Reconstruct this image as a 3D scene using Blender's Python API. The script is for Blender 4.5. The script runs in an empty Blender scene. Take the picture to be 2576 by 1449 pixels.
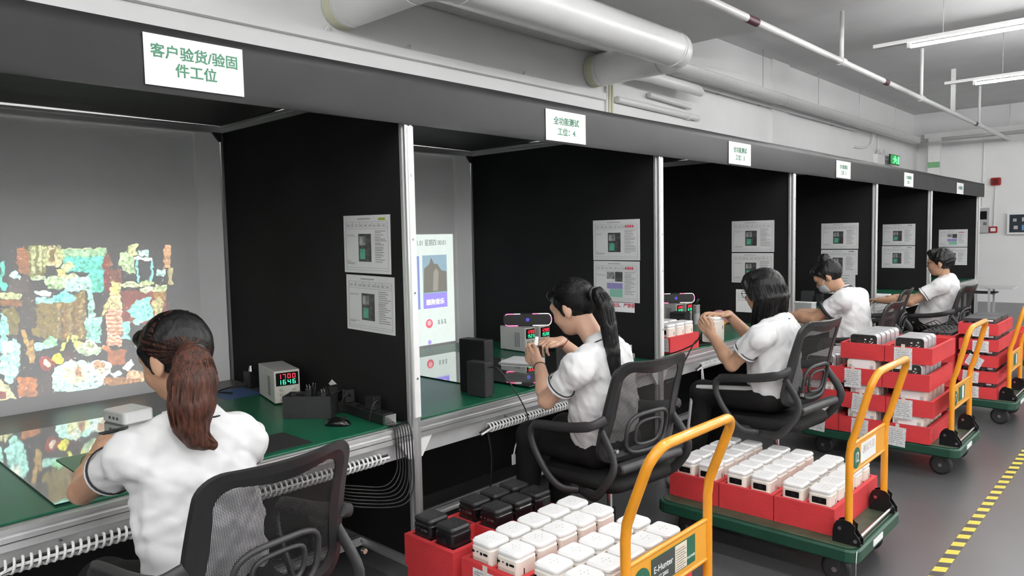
import bpy, bmesh, math, random
import numpy as np
from mathutils import Vector, Matrix
random.seed(7); np.random.seed(7)
SC = bpy.context.scene
COL = SC.collection
R = math.radians

# ---------------------------------------------------------------- camera
def make_camera():
    yaw, pitch, roll = R(43.188), R(-4.017), R(-1.16)
    f = Vector((-math.sin(yaw)*math.cos(pitch), math.cos(yaw)*math.cos(pitch), math.sin(pitch)))
    r = Vector((math.cos(yaw), math.sin(yaw), 0)); u = r.cross(f)
    c, s = math.cos(roll), math.sin(roll)
    r2, u2 = c*r+s*u, -s*r+c*u
    m = Matrix((r2, u2, -f)).transposed().to_4x4(); m.translation = Vector((0, 0, 1.55))
    cam = bpy.data.cameras.new('camera'); o = bpy.data.objects.new('camera', cam)
    o.matrix_world = m; COL.objects.link(o)
    cam.sensor_width = 36; cam.sensor_fit = 'HORIZONTAL'; cam.lens = 36*1820.57/2576
    cam.clip_start = .05; cam.clip_end = 100
    SC.camera = o
make_camera()

# ---------------------------------------------------------------- world and exposure
wd = bpy.data.worlds.new('world'); SC.world = wd; wd.use_nodes = True
wd.node_tree.nodes['Background'].inputs[0].default_value = (1, 1, 1, 1)
wd.node_tree.nodes['Background'].inputs[1].default_value = 0     # closed hall: only its lamps light it
SC.view_settings.view_transform = 'Standard'; SC.view_settings.look = 'None'
SC.view_settings.exposure = 0.66; SC.view_settings.gamma = 1; SC.view_settings.use_curve_mapping = False
LAMP_RADIANCE = 82.0      # emission of every fluorescent tube

# ---------------------------------------------------------------- materials
MT = {}
def mat(name, col, rough=.5, metal=0, var=.06, scale=12, bump=0, bscale=60, emit=None, estr=0, spec=.5, coat=0, alpha=None, stretch=None):
    if name in MT: return MT[name]
    m = bpy.data.materials.new(name); m.use_nodes = True; nt = m.node_tree; N = nt.nodes; L = nt.links
    b = N['Principled BSDF']
    b.inputs['Roughness'].default_value = rough; b.inputs['Metallic'].default_value = metal
    b.inputs['Specular IOR Level'].default_value = spec
    if coat: b.inputs['Coat Weight'].default_value = coat; b.inputs['Coat Roughness'].default_value = .08
    tc = N.new('ShaderNodeTexCoord'); src = tc.outputs['Object']
    if stretch:
        mp = N.new('ShaderNodeMapping'); mp.inputs['Scale'].default_value = stretch
        L.new(src, mp.inputs[0]); src = mp.outputs[0]
    nz = N.new('ShaderNodeTexNoise'); nz.inputs['Scale'].default_value = scale; nz.inputs['Detail'].default_value = 5
    L.new(src, nz.inputs['Vector'])
    cr = N.new('ShaderNodeValToRGB')
    cr.color_ramp.elements[0].position = .3; cr.color_ramp.elements[1].position = .7
    cr.color_ramp.elements[0].color = (*[max(0, c*(1-var)) for c in col], 1)
    cr.color_ramp.elements[1].color = (*[min(1, c*(1+var)) for c in col], 1)
    L.new(nz.outputs['Fac'], cr.inputs[0]); L.new(cr.outputs[0], b.inputs['Base Color'])
    if bump:
        n2 = N.new('ShaderNodeTexNoise'); n2.inputs['Scale'].default_value = bscale; n2.inputs['Detail'].default_value = 4
        L.new(src, n2.inputs['Vector'])
        bp = N.new('ShaderNodeBump'); bp.inputs['Strength'].default_value = bump; bp.inputs['Distance'].default_value = .01
        L.new(n2.outputs['Fac'], bp.inputs['Height']); L.new(bp.outputs[0], b.inputs['Normal'])
    if emit:
        b.inputs['Emission Color'].default_value = (*emit, 1); b.inputs['Emission Strength'].default_value = estr
    MT[name] = m; return m
def sr(h):     # sRGB hex -> linear
    c = [int(h[i:i+2], 16)/255 for i in (0, 2, 4)]
    return tuple(x/12.92 if x <= .04045 else ((x+.055)/1.055)**2.4 for x in c)

# ---------------------------------------------------------------- mesh building
def link(o, parent=None):
    COL.objects.link(o)
    if parent is not None: o.parent = parent
    return o
def tag(o, label=None, cat=None, group=None, kind=None):
    if label: o['label'] = label
    if cat: o['category'] = cat
    if group: o['group'] = group
    if kind: o['kind'] = kind
    return o
def thing(name, label, cat, loc=(0, 0, 0), rz=0, group=None):
    o = bpy.data.objects.new(name, None); o.empty_display_size = .05
    o.location = loc; o.rotation_euler = (0, 0, rz); link(o)
    return tag(o, label, cat, group)
def copy_tree(o, parent=None):
    c = o.copy(); COL.objects.link(c)
    c.parent = parent
    for ch in list(o.children): copy_tree(ch, c)
    return c
def dup(root, loc, rz=None, label=None, group=None):
    c = copy_tree(root); c.location = loc
    if rz is not None: c.rotation_euler = (0, 0, rz)
    if label: c['label'] = label
    if group: c['group'] = group
    return c

class MB:
    def __init__(s): s.v = []; s.f = []; s.mi = []; s.sm = []
    def add(s, v, f, smooth=False, mi=0):
        k = len(s.v); s.v += [tuple(p) for p in v]
        s.f += [tuple(i+k for i in q) for q in f]; s.mi += [mi]*len(f); s.sm += [smooth]*len(f)
        return s
    def box(s, lo, hi, mi=0, M=None):
        (a, b, c), (d, e, f) = lo, hi
        v = [(a,b,c),(d,b,c),(d,e,c),(a,e,c),(a,b,f),(d,b,f),(d,e,f),(a,e,f)]
        if M is not None: v = [M @ Vector(p) for p in v]
        return s.add(v, [(0,3,2,1),(4,5,6,7),(0,1,5,4),(1,2,6,5),(2,3,7,6),(3,0,4,7)], False, mi)
    def loops(s, rings, smooth=True, cap=True, closed=False, mi=0):
        n = len(rings[0]); v = [p for r in rings for p in r]; f = []
        m = len(rings)
        for i in range(m if closed else m-1):
            a, b = i*n, ((i+1) % m)*n
            for j in range(n): f.append((a+j, a+(j+1) % n, b+(j+1) % n, b+j))
        s.add(v, f, smooth, mi)
        if cap and not closed:
            s.add(rings[0], [tuple(reversed(range(n)))], False, mi); s.add(rings[-1], [tuple(range(n))], False, mi)
        return s
    def tube(s, pts, r, n=8, cap=True, closed=False, mi=0, flat=1.0):
        P = [Vector(p) for p in pts]; rings = []; m = len(P)
        rr = r if isinstance(r, (list, tuple)) else [r]*m
        up = None
        for i in range(m):
            if closed: t = P[(i+1) % m]-P[i-1]
            else: t = P[min(i+1, m-1)]-P[max(i-1, 0)]
            t.normalize()
            if up is None:
                up = Vector((0, 0, 1)) if abs(t.z) < .9 else Vector((1, 0, 0))
            x = up-t*up.dot(t)
            if x.length < 1e-5: x = t.orthogonal()
            x.normalize(); y = t.cross(x); up = x
            rings.append([P[i]+(x*math.cos(2*math.pi*j/n)+y*flat*math.sin(2*math.pi*j/n))*rr[i] for j in range(n)])
        return s.loops(rings, True, cap, closed, mi)
    def cyl(s, a, b, r, n=16, r2=None, mi=0): return s.tube([a, b], [r, r if r2 is None else r2], n, mi=mi)
    def rbox(s, lo, hi, r=.01, c=.003, n=4, axis=2, smooth=False, mi=0, M=None):
        # rounded-rectangle outline extruded along axis with chamfered ends
        lo, hi = list(lo), list(hi)
        ax = [i for i in range(3) if i != axis]
        a0, a1, b0, b1 = lo[ax[0]], hi[ax[0]], lo[ax[1]], hi[ax[1]]
        def ring(h, ins):
            out = []; rr = max(r-ins, 1e-4)
            for cx, cy, st in ((a1-r, b1-r, 0), (a0+r, b1-r, 90), (a0+r, b0+r, 180), (a1-r, b0+r, 270)):
                for k in range(n+1):
                    t = R(st+90*k/n); p = [0, 0, 0]
                    p[ax[0]] = cx+rr*math.cos(t); p[ax[1]] = cy+rr*math.sin(t); p[axis] = h
                    out.append(Vector(p))
            if axis == 1: out.reverse()
            return [M @ p for p in out] if M is not None else out
        z0, z1 = lo[axis], hi[axis]
        rings = [ring(z0, c), ring(z0+c, 0), ring(z1-c, 0), ring(z1, c)]
        return s.loops(rings, smooth, True, False, mi)
    def prism(s, poly, axis, a, b, mi=0, M=None):
        # polygon in the two other axes extruded from a to b
        ax = [i for i in range(3) if i != axis]; rings = []
        for h in (a, b):
            rg = []
            for q in poly:
                p = [0, 0, 0]; p[ax[0]], p[ax[1]], p[axis] = q[0], q[1], h
                p = Vector(p); rg.append(M @ p if M is not None else p)
            rings.append(rg)
        return s.loops(rings, False, True, False, mi)
    def quad(s, a, b, c, d, mi=0): return s.add([a, b, c, d], [(0, 1, 2, 3)], False, mi)
    def build(s, name, mats, parent=None):
        me = bpy.data.meshes.new(name)
        me.from_pydata(s.v, [], s.f)
        if not isinstance(mats, (list, tuple)): mats = [mats]
        for m in mats: me.materials.append(m)
        me.polygons.foreach_set('material_index', s.mi); me.polygons.foreach_set('use_smooth', s.sm)
        bm = bmesh.new(); bm.from_mesh(me); bmesh.ops.recalc_face_normals(bm, faces=bm.faces); bm.to_mesh(me); bm.free()
        me.update()
        return link(bpy.data.objects.new(name, me), parent)
def struct(name, mb, m): o = mb.build(name, m); o['kind'] = 'structure'; return o
def bez(p0, p1, p2, p3, n=12):
    p0, p1, p2, p3 = map(Vector, (p0, p1, p2, p3)); out = []
    for i in range(n+1):
        t = i/n; u = 1-t
        out.append(p0*u**3+p1*3*u*u*t+p2*3*u*t*t+p3*t**3)
    return out
def spline(pts, k=6):
    P = [Vector(p) for p in pts]; P = [P[0]*2-P[1]]+P+[P[-1]*2-P[-2]]; out = []
    for i in range(1, len(P)-2):
        for j in range(k):
            t = j/k; a, b, c, d = P[i-1], P[i], P[i+1], P[i+2]
            out.append(.5*((2*b)+(c-a)*t+(2*a-5*b+4*c-d)*t*t+(3*b-a-3*c+d)*t**3))
    out.append(P[-2]); return out
def text_mesh(name, body, size, m, parent, loc, rot, align='CENTER', depth=.0004, xscale=1.0, bold=0):
    cu = bpy.data.curves.new(name, 'FONT'); cu.body = body; cu.size = size; cu.align_x = align; cu.align_y = 'CENTER'
    cu.extrude = depth; cu.resolution_u = 2; cu.space_line = 1.15
    o = bpy.data.objects.new(name, cu); COL.objects.link(o)
    dg = bpy.context.evaluated_depsgraph_get(); me = bpy.data.meshes.new_from_object(o.evaluated_get(dg))
    bpy.data.objects.remove(o); bpy.data.curves.remove(cu)
    if bold:      # heavier strokes: the same glyphs again, nudged sideways
        bm = bmesh.new(); bm.from_mesh(me); src = me.copy()
        for q, (du, dv) in enumerate(((bold, 0), (0, bold), (bold, bold))):
            n0 = len(bm.verts); bm.from_mesh(src); bm.verts.ensure_lookup_table()
            for v in bm.verts[n0:]: v.co += Vector((du, dv, .00005*(q+1)))
        bm.to_mesh(me); bm.free(); bpy.data.meshes.remove(src)
    me.materials.clear(); me.materials.append(m)
    o = bpy.data.objects.new(name, me); link(o, parent)
    o.location = loc; o.rotation_euler = rot; o.scale = (xscale, 1, 1); o['kind'] = 'stuff'
    return o

# palette
ALU = mat('brushed_aluminium', (.74, .74, .74), .36, .8, .015, 8)
ALU_D = ALU
STEEL = mat('steel', (.6, .6, .6), .25, 1, .03)
WALLM = mat('painted_wall', (.82, .82, .815), .75, 0, .03, 1.5, .05, 40)
CEILM = mat('painted_ceiling', (.66, .66, .66), .85, 0, .04, 2)
WHITE = mat('white_paint', (.8, .8, .79), .4, 0, .03)
PVC = mat('white_pvc', (.78, .78, .77), .35, 0, .03, 3)
BLACK = mat('black_plastic', (.012, .012, .013), .42, 0, .15)
BLACKG = mat('gloss_black_plastic', (.008, .008, .009), .18, 0, .1)
BLACKM = mat('matt_black_plastic', (.022, .022, .023), .6, 0, .15, 40, .15, 300)
CABLE = mat('black_cable', (.012, .012, .012), .45)
WCABLE = mat('white_cable', (.75, .75, .75), .45)
PAPER = mat('white_paper', (.82, .82, .82), .6, 0, .03, 8)
PAPERG = mat('laminated_paper', (.62, .62, .62), .3, 0, .05, 5)
INK = mat('black_ink', (.03, .03, .03), .6)
INKG = mat('grey_ink', (.22, .22, .22), .6)
GREENINK = mat('green_ink', sr('3f7a5c'), .6)
REDINK = mat('red_ink', sr('c23a55'), .6)
# ================================================================ room shell
XW, YF, XR, YN, ZC = -4.45, 17.8, 10.0, -4.5, 4.0
POSTS = [-2.0, 0.0, 1.96, 3.95, 6.03, 8.2, 10.4, 13.25]
XP = -2.44          # front plane of the booth row
XS = -4.15          # screen plane at the back of the booths
def floor_mat():
    m = mat('grey_epoxy_floor', (.085, .085, .088), .32, 0, .1, 1.2, .02, 8)
    return m
struct('floor', MB().box((XW, YN, -.1), (XR, YF, 0)), floor_mat())
struct('ceiling', MB().box((XW, YN, ZC), (XR, YF, ZC+.1)), CEILM)
struct('wall_left', MB().box((XW-.12, YN, -.1), (XW, YF, ZC+.1)), WALLM)
struct('wall_back', MB().box((XW-.12, YF, -.1), (XR+.12, YF+.12, ZC+.1)), WALLM)
struct('wall_right', MB().box((XR, YN, -.1), (XR+.12, YF, ZC+.1)), WALLM)
struct('wall_front', MB().box((XW-.12, YN-.12, -.1), (XR+.12, YN, ZC+.1)), WALLM)
struct('trim_1', MB().box((XW, 3.2, 3.52), (XR, 6.92, ZC)), CEILM)
struct('trim_2', MB().box((XW, YF-.3, 3.42), (XR, YF, ZC)), CEILM)
struct('trim_3', MB().box((XW, 10.2, 0), (XW+.035, 10.8, ZC)), WALLM)

# ================================================================ booth row
FELT = mat('black_partition_cloth', (.008, .008, .008), .8, 0, .25, 3, spec=.25)
VINYL = mat('black_vinyl_banner', (.0135, .0135, .0135), .5, 0, .2, 2.5, .12, 4, spec=.3)
SCREEN = mat('white_projection_board', (.86, .86, .86), .5, 0, .03, 1.5)
ROOFM = mat('black_roof_cloth', (.012, .012, .012), .6, 0, .2, 4, .3, 6)
frame = thing('booth_frame', 'long aluminium profile frame of the black test booth row', 'booth frame')
def profile(mb, a, b, w=.04, axis=2):
    # slotted square extrusion: core plus corner ribs leave a groove on every side
    a = Vector(a); b = Vector(b); h = w/2; g = w*.12
    ax = [i for i in range(3) if i != axis]
    lo = Vector(a); hi = Vector(b)
    def bx(u0, u1, v0, v1, mi=0):
        p = [0]*3; q = [0]*3
        p[axis], q[axis] = min(a[axis], b[axis]), max(a[axis], b[axis])
        p[ax[0]], q[ax[0]] = a[ax[0]]+u0, a[ax[0]]+u1
        p[ax[1]], q[ax[1]] = a[ax[1]]+v0, a[ax[1]]+v1
        mb.box(p, q, mi)
    bx(-h+g*1.5, h-g*1.5, -h+g*1.5, h-g*1.5, 1)
    for su in (-1, 1):
        for sv in (-1, 1):
            u = sorted((su*h, su*g*1.3)); v = sorted((sv*h, sv*g*1.3))
            bx(u[0], u[1], v[0], v[1], 0)
    return mb
for i, y in enumerate(POSTS):
    p = profile(MB(), (XP, y, 0), (XP, y, 2.12)).build('post', [ALU, ALU_D], frame)
    mb = MB().box((XP+.02, y-.008, .78), (XP+.024, y+.022, 2.024))
    o = mb.build('cover_strip', WHITE if i < 4 else ALU, frame)
    for z in (.95, 1.32, 1.55, 1.82):
        MB().tube([(XP+.024, y+.007, z), (XP+.027, y+.007, z)], [.006, .004], 8).build('screw', STEEL, o)
    profile(MB(), (XS+.03, y, 0), (XS+.03, y, 2.2)).build('post', [ALU, ALU_D], frame)
    profile(MB(), (XP, y, 2.2), (XS, y, 2.2), axis=0).build('cross_rail', [ALU, ALU_D], frame)
    profile(MB(), (XP, y, .12), (XS, y, .12), axis=0).build('cross_rail', [ALU, ALU_D], frame)
    for s in (-1, 1):   # corner gussets under the rear joint
        MB().prism([(0, 0), (s*.05, 0), (s*.012, -.05), (0, -.05)], 0, XS+.045, XS+.065,
                   M=Matrix.Translation((0, y+s*.02, 2.18))).build('corner_bracket', BLACKM, frame)
    pn = MB().box((XS+.05, y-.006, .12), (XP-.02, y+.006, 2.18)).build('partition_panel', FELT, frame)
for a, b in zip(POSTS[:-1], POSTS[1:]):
    profile(MB(), (XS+.03, a+.02, 2.2), (XS+.03, b-.02, 2.2), axis=1).build('rear_rail', [ALU, ALU_D], frame)
    profile(MB(), (XP, a+.02, 2.2), (XP, b-.02, 2.2), axis=1).build('front_rail', [ALU, ALU_D], frame)
    profile(MB(), (-2.86, a+.02, .12), (-2.86, b-.02, .12), axis=1).build('low_rail', [ALU, ALU_D], frame)
    MB().box((-3.3, a+.03, .02), (-3.29, b-.03, .68)).build('modesty_panel', FELT, frame)
    # white screen board, last strip kinked towards the partition
    mb = MB(); k = b-.16
    pts = [(XS, a+.02), (XS, k), (XS+.012, k+.01), (XS+.05, b-.03)]
    for (x0, y0), (x1, y1) in zip(pts[:-1], pts[1:]):
        mb.prism([(x0, y0), (x1, y1), (x1-.008, y1), (x0-.008, y0)], 2, .73, 2.19)
    mb.build('screen_board', SCREEN, frame)
    # sagging roof cloth
    mb = MB(); n = 10
    def rz(u, v): return 2.225-.03*math.sin(math.pi*u)*math.sin(math.pi*v)+.006*math.sin(9*u+4*v)
    for s_ in range(n):
        for t_ in range(n):
            q = [(XS+.05+(XP-XS-.05)*uu/n, a+(b-a)*vv/n, rz(uu/n, vv/n)) for uu, vv in ((s_, t_), (s_+1, t_), (s_+1, t_+1), (s_, t_+1))]
            mb.add(q+[(x, y, z+.004) for x, y, z in q], [(0, 1, 2, 3), (7, 6, 5, 4)], True)
    mb.build('roof_cloth', ROOFM, frame)

# fascia banner, slightly wavy sheet of vinyl hung over the front rail
def banner():
    mb = MB(); y0, y1 = -2.0, 13.52; n = 150; zs = [2.243, 2.24, 2.2, 2.15, 2.1, 2.06, 2.035, 2.03]
    xs = [-.05, .028, .03, .031, .031, .03, .0285, .0275]
    rows = []
    for i in range(n+1):
        y = y0+(y1-y0)*i/n
        w = .0012*math.sin(y*5.1)+.0008*math.sin(y*13+1)
        dz = .0015*math.sin(y*3.3)
        rows.append([(XP+x+(w if 0 < k < 7 else 0)*(.4+.6*math.sin(k*1.1+y)), y, z+(dz if k < 2 else dz*.3)) for k, (x, z) in enumerate(zip(xs, zs))])
    v = [p for r in rows for p in r]; m = len(zs); f = []
    for i in range(n):
        for j in range(m-1): f.append((i*m+j, i*m+j+1, (i+1)*m+j+1, (i+1)*m+j))
    mb.add(v, f, True)
    k = len(v); mb.add([(x-.004, y, z) for x, y, z in v], [tuple(reversed(q)) for q in f], True)
    o = mb.build('fascia_banner', VINYL)
    tag(o, 'long black vinyl banner along the top front of the booth row', 'banner')
banner()

# workbenches
TOPM = mat('grey_bench_board', (.1, .1, .1), .35, 0, .08)
GREEN = mat('green_esd_mat', sr('14583e'), .33, 0, .08, 6, spec=.4)
APR = mat('grey_apron', (.42, .42, .42), .5)
BN = ['below the projected party picture', 'where the worker with the long black ponytail sits', 'where the worker with glasses sits', 'where the masked worker sits',
      'where the man sits', 'in the end bay nearest the far wall']
for i, (a, b) in enumerate(zip(POSTS[1:-1], POSTS[2:])):
    t = thing('workbench', 'aluminium edged workbench '+BN[i], 'workbench', (XP, (a+b)/2, 0))
    h = (b-a)/2-.024
    MB().box((XS-XP+.06, -h, .722), (-.03, h, .749)).build('bench_top', TOPM, t)
    profile(MB(), (-.012, -h, .729), (-.012, h, .729), .04, 1).build('front_rail', [ALU, ALU_D], t)
    MB().box((-.03, -h, .686), (.012, h, .706)).build('lower_rail', ALU, t)
    MB().box((-.02, -h, .61), (-.012, h, .686)).build('apron', APR, t)
    for s in (-1, 1):
        MB().prism([(0, .70), (-s*.07, .70), (-s*.07, .685), (-s*.012, .6), (0, .6)], 0, -.011, .008,
                   M=Matrix.Translation((0, s*h, 0))).build('corner_bracket', WHITE, t)
    g = MB().rbox((XS+.62 if i == 0 else XS+.12, a+.03, .7495), (XP-.03, b-.03, .757), .01, .002).build('bench_mat', GREEN)
    tag(g, 'green antistatic mat on the workbench '+BN[i], 'mat')
# ================================================================ services under the ceiling and on the walls
YEL = mat('yellowed_pvc', (.68, .68, .5), .4)
MAROON = mat('maroon_band', sr('5a2f3c'), .5)
def ring(mb, c, ax, r, w=.012, h=.006, n=28):
    d = Vector((0, 0, 0)); d[ax] = w/2; c = Vector(c)
    return mb.cyl(c-d, c+d, r+h, n)
# round air duct that leaves the wall, follows it and goes back in
dz, dx, ya, yb, rd = 3.19, -3.42, 3.02, 5.98, .155
d = thing('air_duct', 'thick round white air duct elbowed into the wall above the booths', 'duct', (XW, 4.5, dz))
o = Vector((XW, 4.5, dz))
def dl(*p): return Vector(p)-o
pts = [dl(XW+.005, ya, dz)]+[dl(XW+.3+k*.1, ya, dz) for k in range(4)]
main = [dl(XW+.3+.45-.0, ya, dz)]
MB().cyl(dl(XW+.01, ya, dz), dl(dx-.2, ya, dz), rd, 28).build('branch', PVC, d)
MB().cyl(dl(XW+.01, yb, dz), dl(dx-.2, yb, dz), rd, 28).build('branch', PVC, d)
for s, y in ((1, ya), (-1, yb)):
    el = [dl(dx-.2+.2*math.sin(t*math.pi/2/8), y+s*.2*(1-math.cos(t*math.pi/2/8)), dz) for t in range(9)]
    MB().tube(el, rd*1.01, 28).build('elbow', PVC, d)
    for x in (XW+.14, dx-.22): ring(MB(), dl(x, y, dz), 0, rd).build('collar', PVC, d)
    MB().cyl(dl(XW+.02, y, dz), dl(XW+.1, y, dz), rd+.003, 28).build('yellowed_sleeve', YEL, d)
    ring(MB(), dl(dx, y+s*.22, dz), 1, rd).build('collar', PVC, d)
MB().cyl(dl(dx, ya+.2, dz), dl(dx, yb-.2, dz), rd, 28).build('main_run', PVC, d)
for y in (3.9, 4.9):
    MB().cyl(dl(dx, y, dz+rd), dl(dx, y, 3.52), .005, 6).build('hanger', STEEL, d)

# cable tray along the left wall
t = thing('cable_tray', 'long white sheet metal cable tray hung along the left wall', 'cable tray', (-4.34, 0, 3.36))
ys = [-2, 1.2, 4.2, 7.4, 10.4, 13.4, 16.3, 17.3]
for a, b in zip(ys[:-1], ys[1:]):
    MB().box((-.07, a+.004, 0), (.07, b-.004, .13)).build('tray_section', WHITE, t)
    for zz in (-.004, .126): MB().box((.07, a+.004, zz), (.078, b-.004, zz+.007)).build('edge_fold', WHITE, t)
    MB().box((-.073, b-.02, -.003), (.073, b+.02, .133)).build('joint', WHITE, t)
for y in (1.0, 3.1, 7.6, 9.6, 11.6, 13.5, 15.6):
    MB().cyl((.05, y, .13), (.05, y, (3.52 if 3.2 < y < 6.92 else ZC)-3.36), .006, 6).build('hanger', STEEL, t)
t = thing('cable_tray', 'white cable tray along the far wall with a drop to the floor', 'cable tray', (-4.0, 17.4, 3.45))
MB().box((-.2, -.06, 0), (5, .06, .1)).build('tray_section', WHITE, t)
MB().box((-.12, -.07, -1.2), (.1, .07, 0)).build('drop_trunk', WHITE, t)
GRN = mat('green_marker_tape', sr('7fb586'), .6)
MB().box((-.123, -.073, -.62), (.103, -.0701, -.5)).build('marker_tape', GRN, t)
for u in (1.3, 3): MB().cyl((u, 0, .1), (u, 0, ZC-3.45), .006, 6).build('hanger', STEEL, t)

# sprinkler pipe over the aisle
t = thing('sprinkler_pipe', 'white sprinkler pipe with maroon bands running above the aisle edge', 'pipe', (-2.76, 0, 3.33))
MB().cyl((0, 3.6, 0), (0, 17.78, 0), .034, 16).build('pipe_run', PVC, t)
for y, w in ((5.95, .2), (9.6, .16), (14.6, .14)):
    MB().cyl((0, y-w/2, 0), (0, y+w/2, 0), .036, 16).build('maroon_band', MAROON, t)
for y in (5.0, 8.1, 11.2, 14.9):
    MB().cyl((0, y-.06, 0), (0, y+.06, 0), .045, 16).build('tee_joint', PVC, t)
    MB().cyl((0, y, .04), (0, y, (ZC if not 3.2 < y < 6.92 else 3.52)-3.33), .022, 12).build('riser', PVC, t)
for y in (13.0,):
    MB().box((-.03, y-.02, .03), (.03, y+.02, ZC-3.33)).build('support_channel', WHITE, t)

# conduits on the left wall
def wall_thing(name, label, cat, mb, m, group=None): return tag(mb.build(name, m), label, cat, group)
wall_thing('wall_trunking', 'white square trunking along the left wall below the air duct', 'trunking',
           MB().box((XW+.002, -2, 2.93), (XW+.05, 6.15, 2.995)), WALLM)
t = thing('trunking_clips', 'row of small pipe clips above the wall trunking', 'clips', (XW, 0, 3.0))
for y in (1.9, 2.9, 3.6, 4.9): MB().tube([(.02, y-.02, 0), (.05, y-.015, .03), (.05, y+.015, .03), (.02, y+.02, 0)], .006, 6).build('clip', WHITE, t)
t = thing('wall_conduit', 'thin grey conduit pipe along the left wall under the cable tray', 'conduit', (XW+.055, 8, 3.31))
MB().cyl((0, 0, 0), (0, 5.7, 0), .014, 8).build('pipe_run', WHITE, t)
for y in (.6, 1.8, 4.6): MB().box((-.054, y-.01, -.016), (0, y+.01, .016)).build('clip', STEEL, t)
t = thing('aircon_pipe', 'fat insulated air conditioner pipe stub beside the duct', 'pipe', (-4.2, 6.55, 3.2))
MB().tube([(-.1, -.1, .02), (-.05, 0, .01), (0, .12, 0), (0, 1.1, -.01), (-.02, 1.22, -.02)], [.06, .06, .06, .06, .045], 14).build('insulation', PVC, t)
MB().tube([(-.2, .4, -.12), (-.2, 1.3, -.15)], .03, 10).build('drain_pipe', PVC, t)
t = thing('vertical_cables', 'bundle of yellowed vertical conduits on the wall below the duct elbow', 'conduit', (XW+.02, 6.2, 2.0))
for k in range(3): MB().cyl((0, k*.05, 0), (0, k*.05, 1.1), .013, 8).build('conduit_pipe', YEL if k else WHITE, t)
t = thing('trunking_pipe', 'short horizontal white pipe with end cap right of the duct', 'pipe', (XW+.04, 6.35, 2.96))
MB().cyl((0, 0, 0), (0, 1.7, -.02), .035, 12).build('pipe_run', PVC, t); MB().cyl((0, 1.45, -.02), (0, 1.5, -.02), .042, 12).build('clamp', PVC, t)
# hook of bent conduit near the exit sign
wall_thing('bent_conduit', 'bent white conduit hook dropping from the cable tray', 'conduit',
           MB().tube(spline([(-4.4, 14.6, 3.352), (-4.4, 14.62, 3.24), (-4.41, 14.5, 3.12), (-4.43, 14.1, 3.05), (-4.43, 13.6, 3.03)]), .022, 8), WHITE)

# exit sign and emergency light
t = thing('exit_sign', 'lit green emergency exit sign above the far end of the booths', 'exit sign', (-4.3, 15.66, 2.82))
MB().box((-.03, -.3, 0), (0, .3, .19)).build('housing', BLACK, t)
for v in (-.2, .2): MB().box((XW+4.3+.001, v-.012, .08), (-.03, v+.012, .11)).build('wall_arm', STEEL, t)
GL = mat('lit_green', sr('1d7a3c'), .4, emit=sr('1fd157'), estr=.25)
GL2 = mat('lit_green_bright', sr('58f08a'), .4, emit=sr('58ff7a'), estr=1.6)
MB().box((.0005, -.29, .01), (.004, .29, .18)).build('face', GL, t)
mb = MB()   # running figure through a doorway
mb.box((.0045, -.06, .13), (.006, .02, .165)); mb.prism([(-.14, .12), (.12, .105), (.12, .085), (-.14, .09)], 0, .0045, .006)
mb.prism([(-.04, .13), (.06, .13), (.04, .06), (-.06, .06)], 0, .0045, .006); mb.prism([(-.06, .07), (-.02, .07), (-.1, .02), (-.15, .02)], 0, .0045, .006)
mb.prism([(0, .07), (.05, .07), (.13, .025), (.09, .02)], 0, .0045, .006); mb.box((.0045, .16, .02), (.006, .25, .165))
mb.build('running_figure', GL2, t)
t = thing('emergency_light', 'white twin emergency lamp box on the wall beside the exit sign', 'emergency lamp', (XW, 15.0, 2.78))
MB().rbox((.002, -.22, 0), (.09, .22, .2), .02, .004, axis=0).build('case', WHITE, t)
for s in (-1, 1):
    MB().tube([(.05, s*.11, .2), (.05, s*.11, .235), (.12, s*.12, .26)], [.01, .012, .05], 12).build('lamp_head', WHITE, t)
MB().cyl((.03, 0, .2), (.03, 0, .57), .012, 8).build('conduit_pipe', WHITE, t)

# far wall: alarm, call point, panels
AR = mat('alarm_red', sr('a3201c'), .35)
t = thing('fire_alarm', 'red fire alarm sounder high on the far wall', 'fire alarm', (-2.97, YF, 2.41))
MB().rbox((-.09, -.07, 0), (.09, -.001, .16), .03, .012, axis=1).build('case', AR, t)
MB().rbox((-.055, -.09, .02), (.055, -.07, .13), .03, .01, axis=1).build('lens', mat('alarm_lens', sr('6a1414'), .2), t)
wall_thing('alarm_conduit', 'white conduit pipe joining the fire alarm and the call point', 'conduit', MB().cyl((-2.985, YF-.03, 1.58), (-2.97, YF-.03, 2.41), .016, 8), WHITE)
t = thing('call_point', 'small red manual call point on the far wall', 'call point', (-2.995, YF, 1.44))
MB().rbox((-.07, -.05, 0), (.07, -.001, .13), .01, .006, axis=1).build('case', AR, t)
MB().box((-.045, -.053, .03), (.045, -.05, .1)).build('glass', PAPER, t)
wall_thing('riser_conduit', 'tall thin conduit running up the far wall to the ceiling', 'conduit', MB().cyl((-3.2, YF-.02, 2.0), (-3.19, YF-.02, 3.42), .015, 8), WHITE)
GBOX = mat('grey_metal_box', (.45, .45, .45), .45)
t = thing('alarm_control_box', 'grey wall mounted alarm control panel with dark display', 'control panel', (-3.16, YF, 1.44))
MB().rbox((-.16, -.1, 0), (.085, -.001, .52), .01, .005, axis=1).build('case', GBOX, t)
MB().box((-.12, -.104, .28), (.06, -.1, .45)).build('display', BLACKG, t)
MB().box((.0, -.108, .16), (.06, -.1, .22)).build('lock', STEEL, t)
t = thing('instrument_cabinet', 'white framed glass wall cabinet with gauges inside', 'wall cabinet', (-2.5, YF, 1.42))
MB().box((-.23, -.08, 0), (.27, -.001, .4)).build('back_box', GBOX, t)
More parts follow.
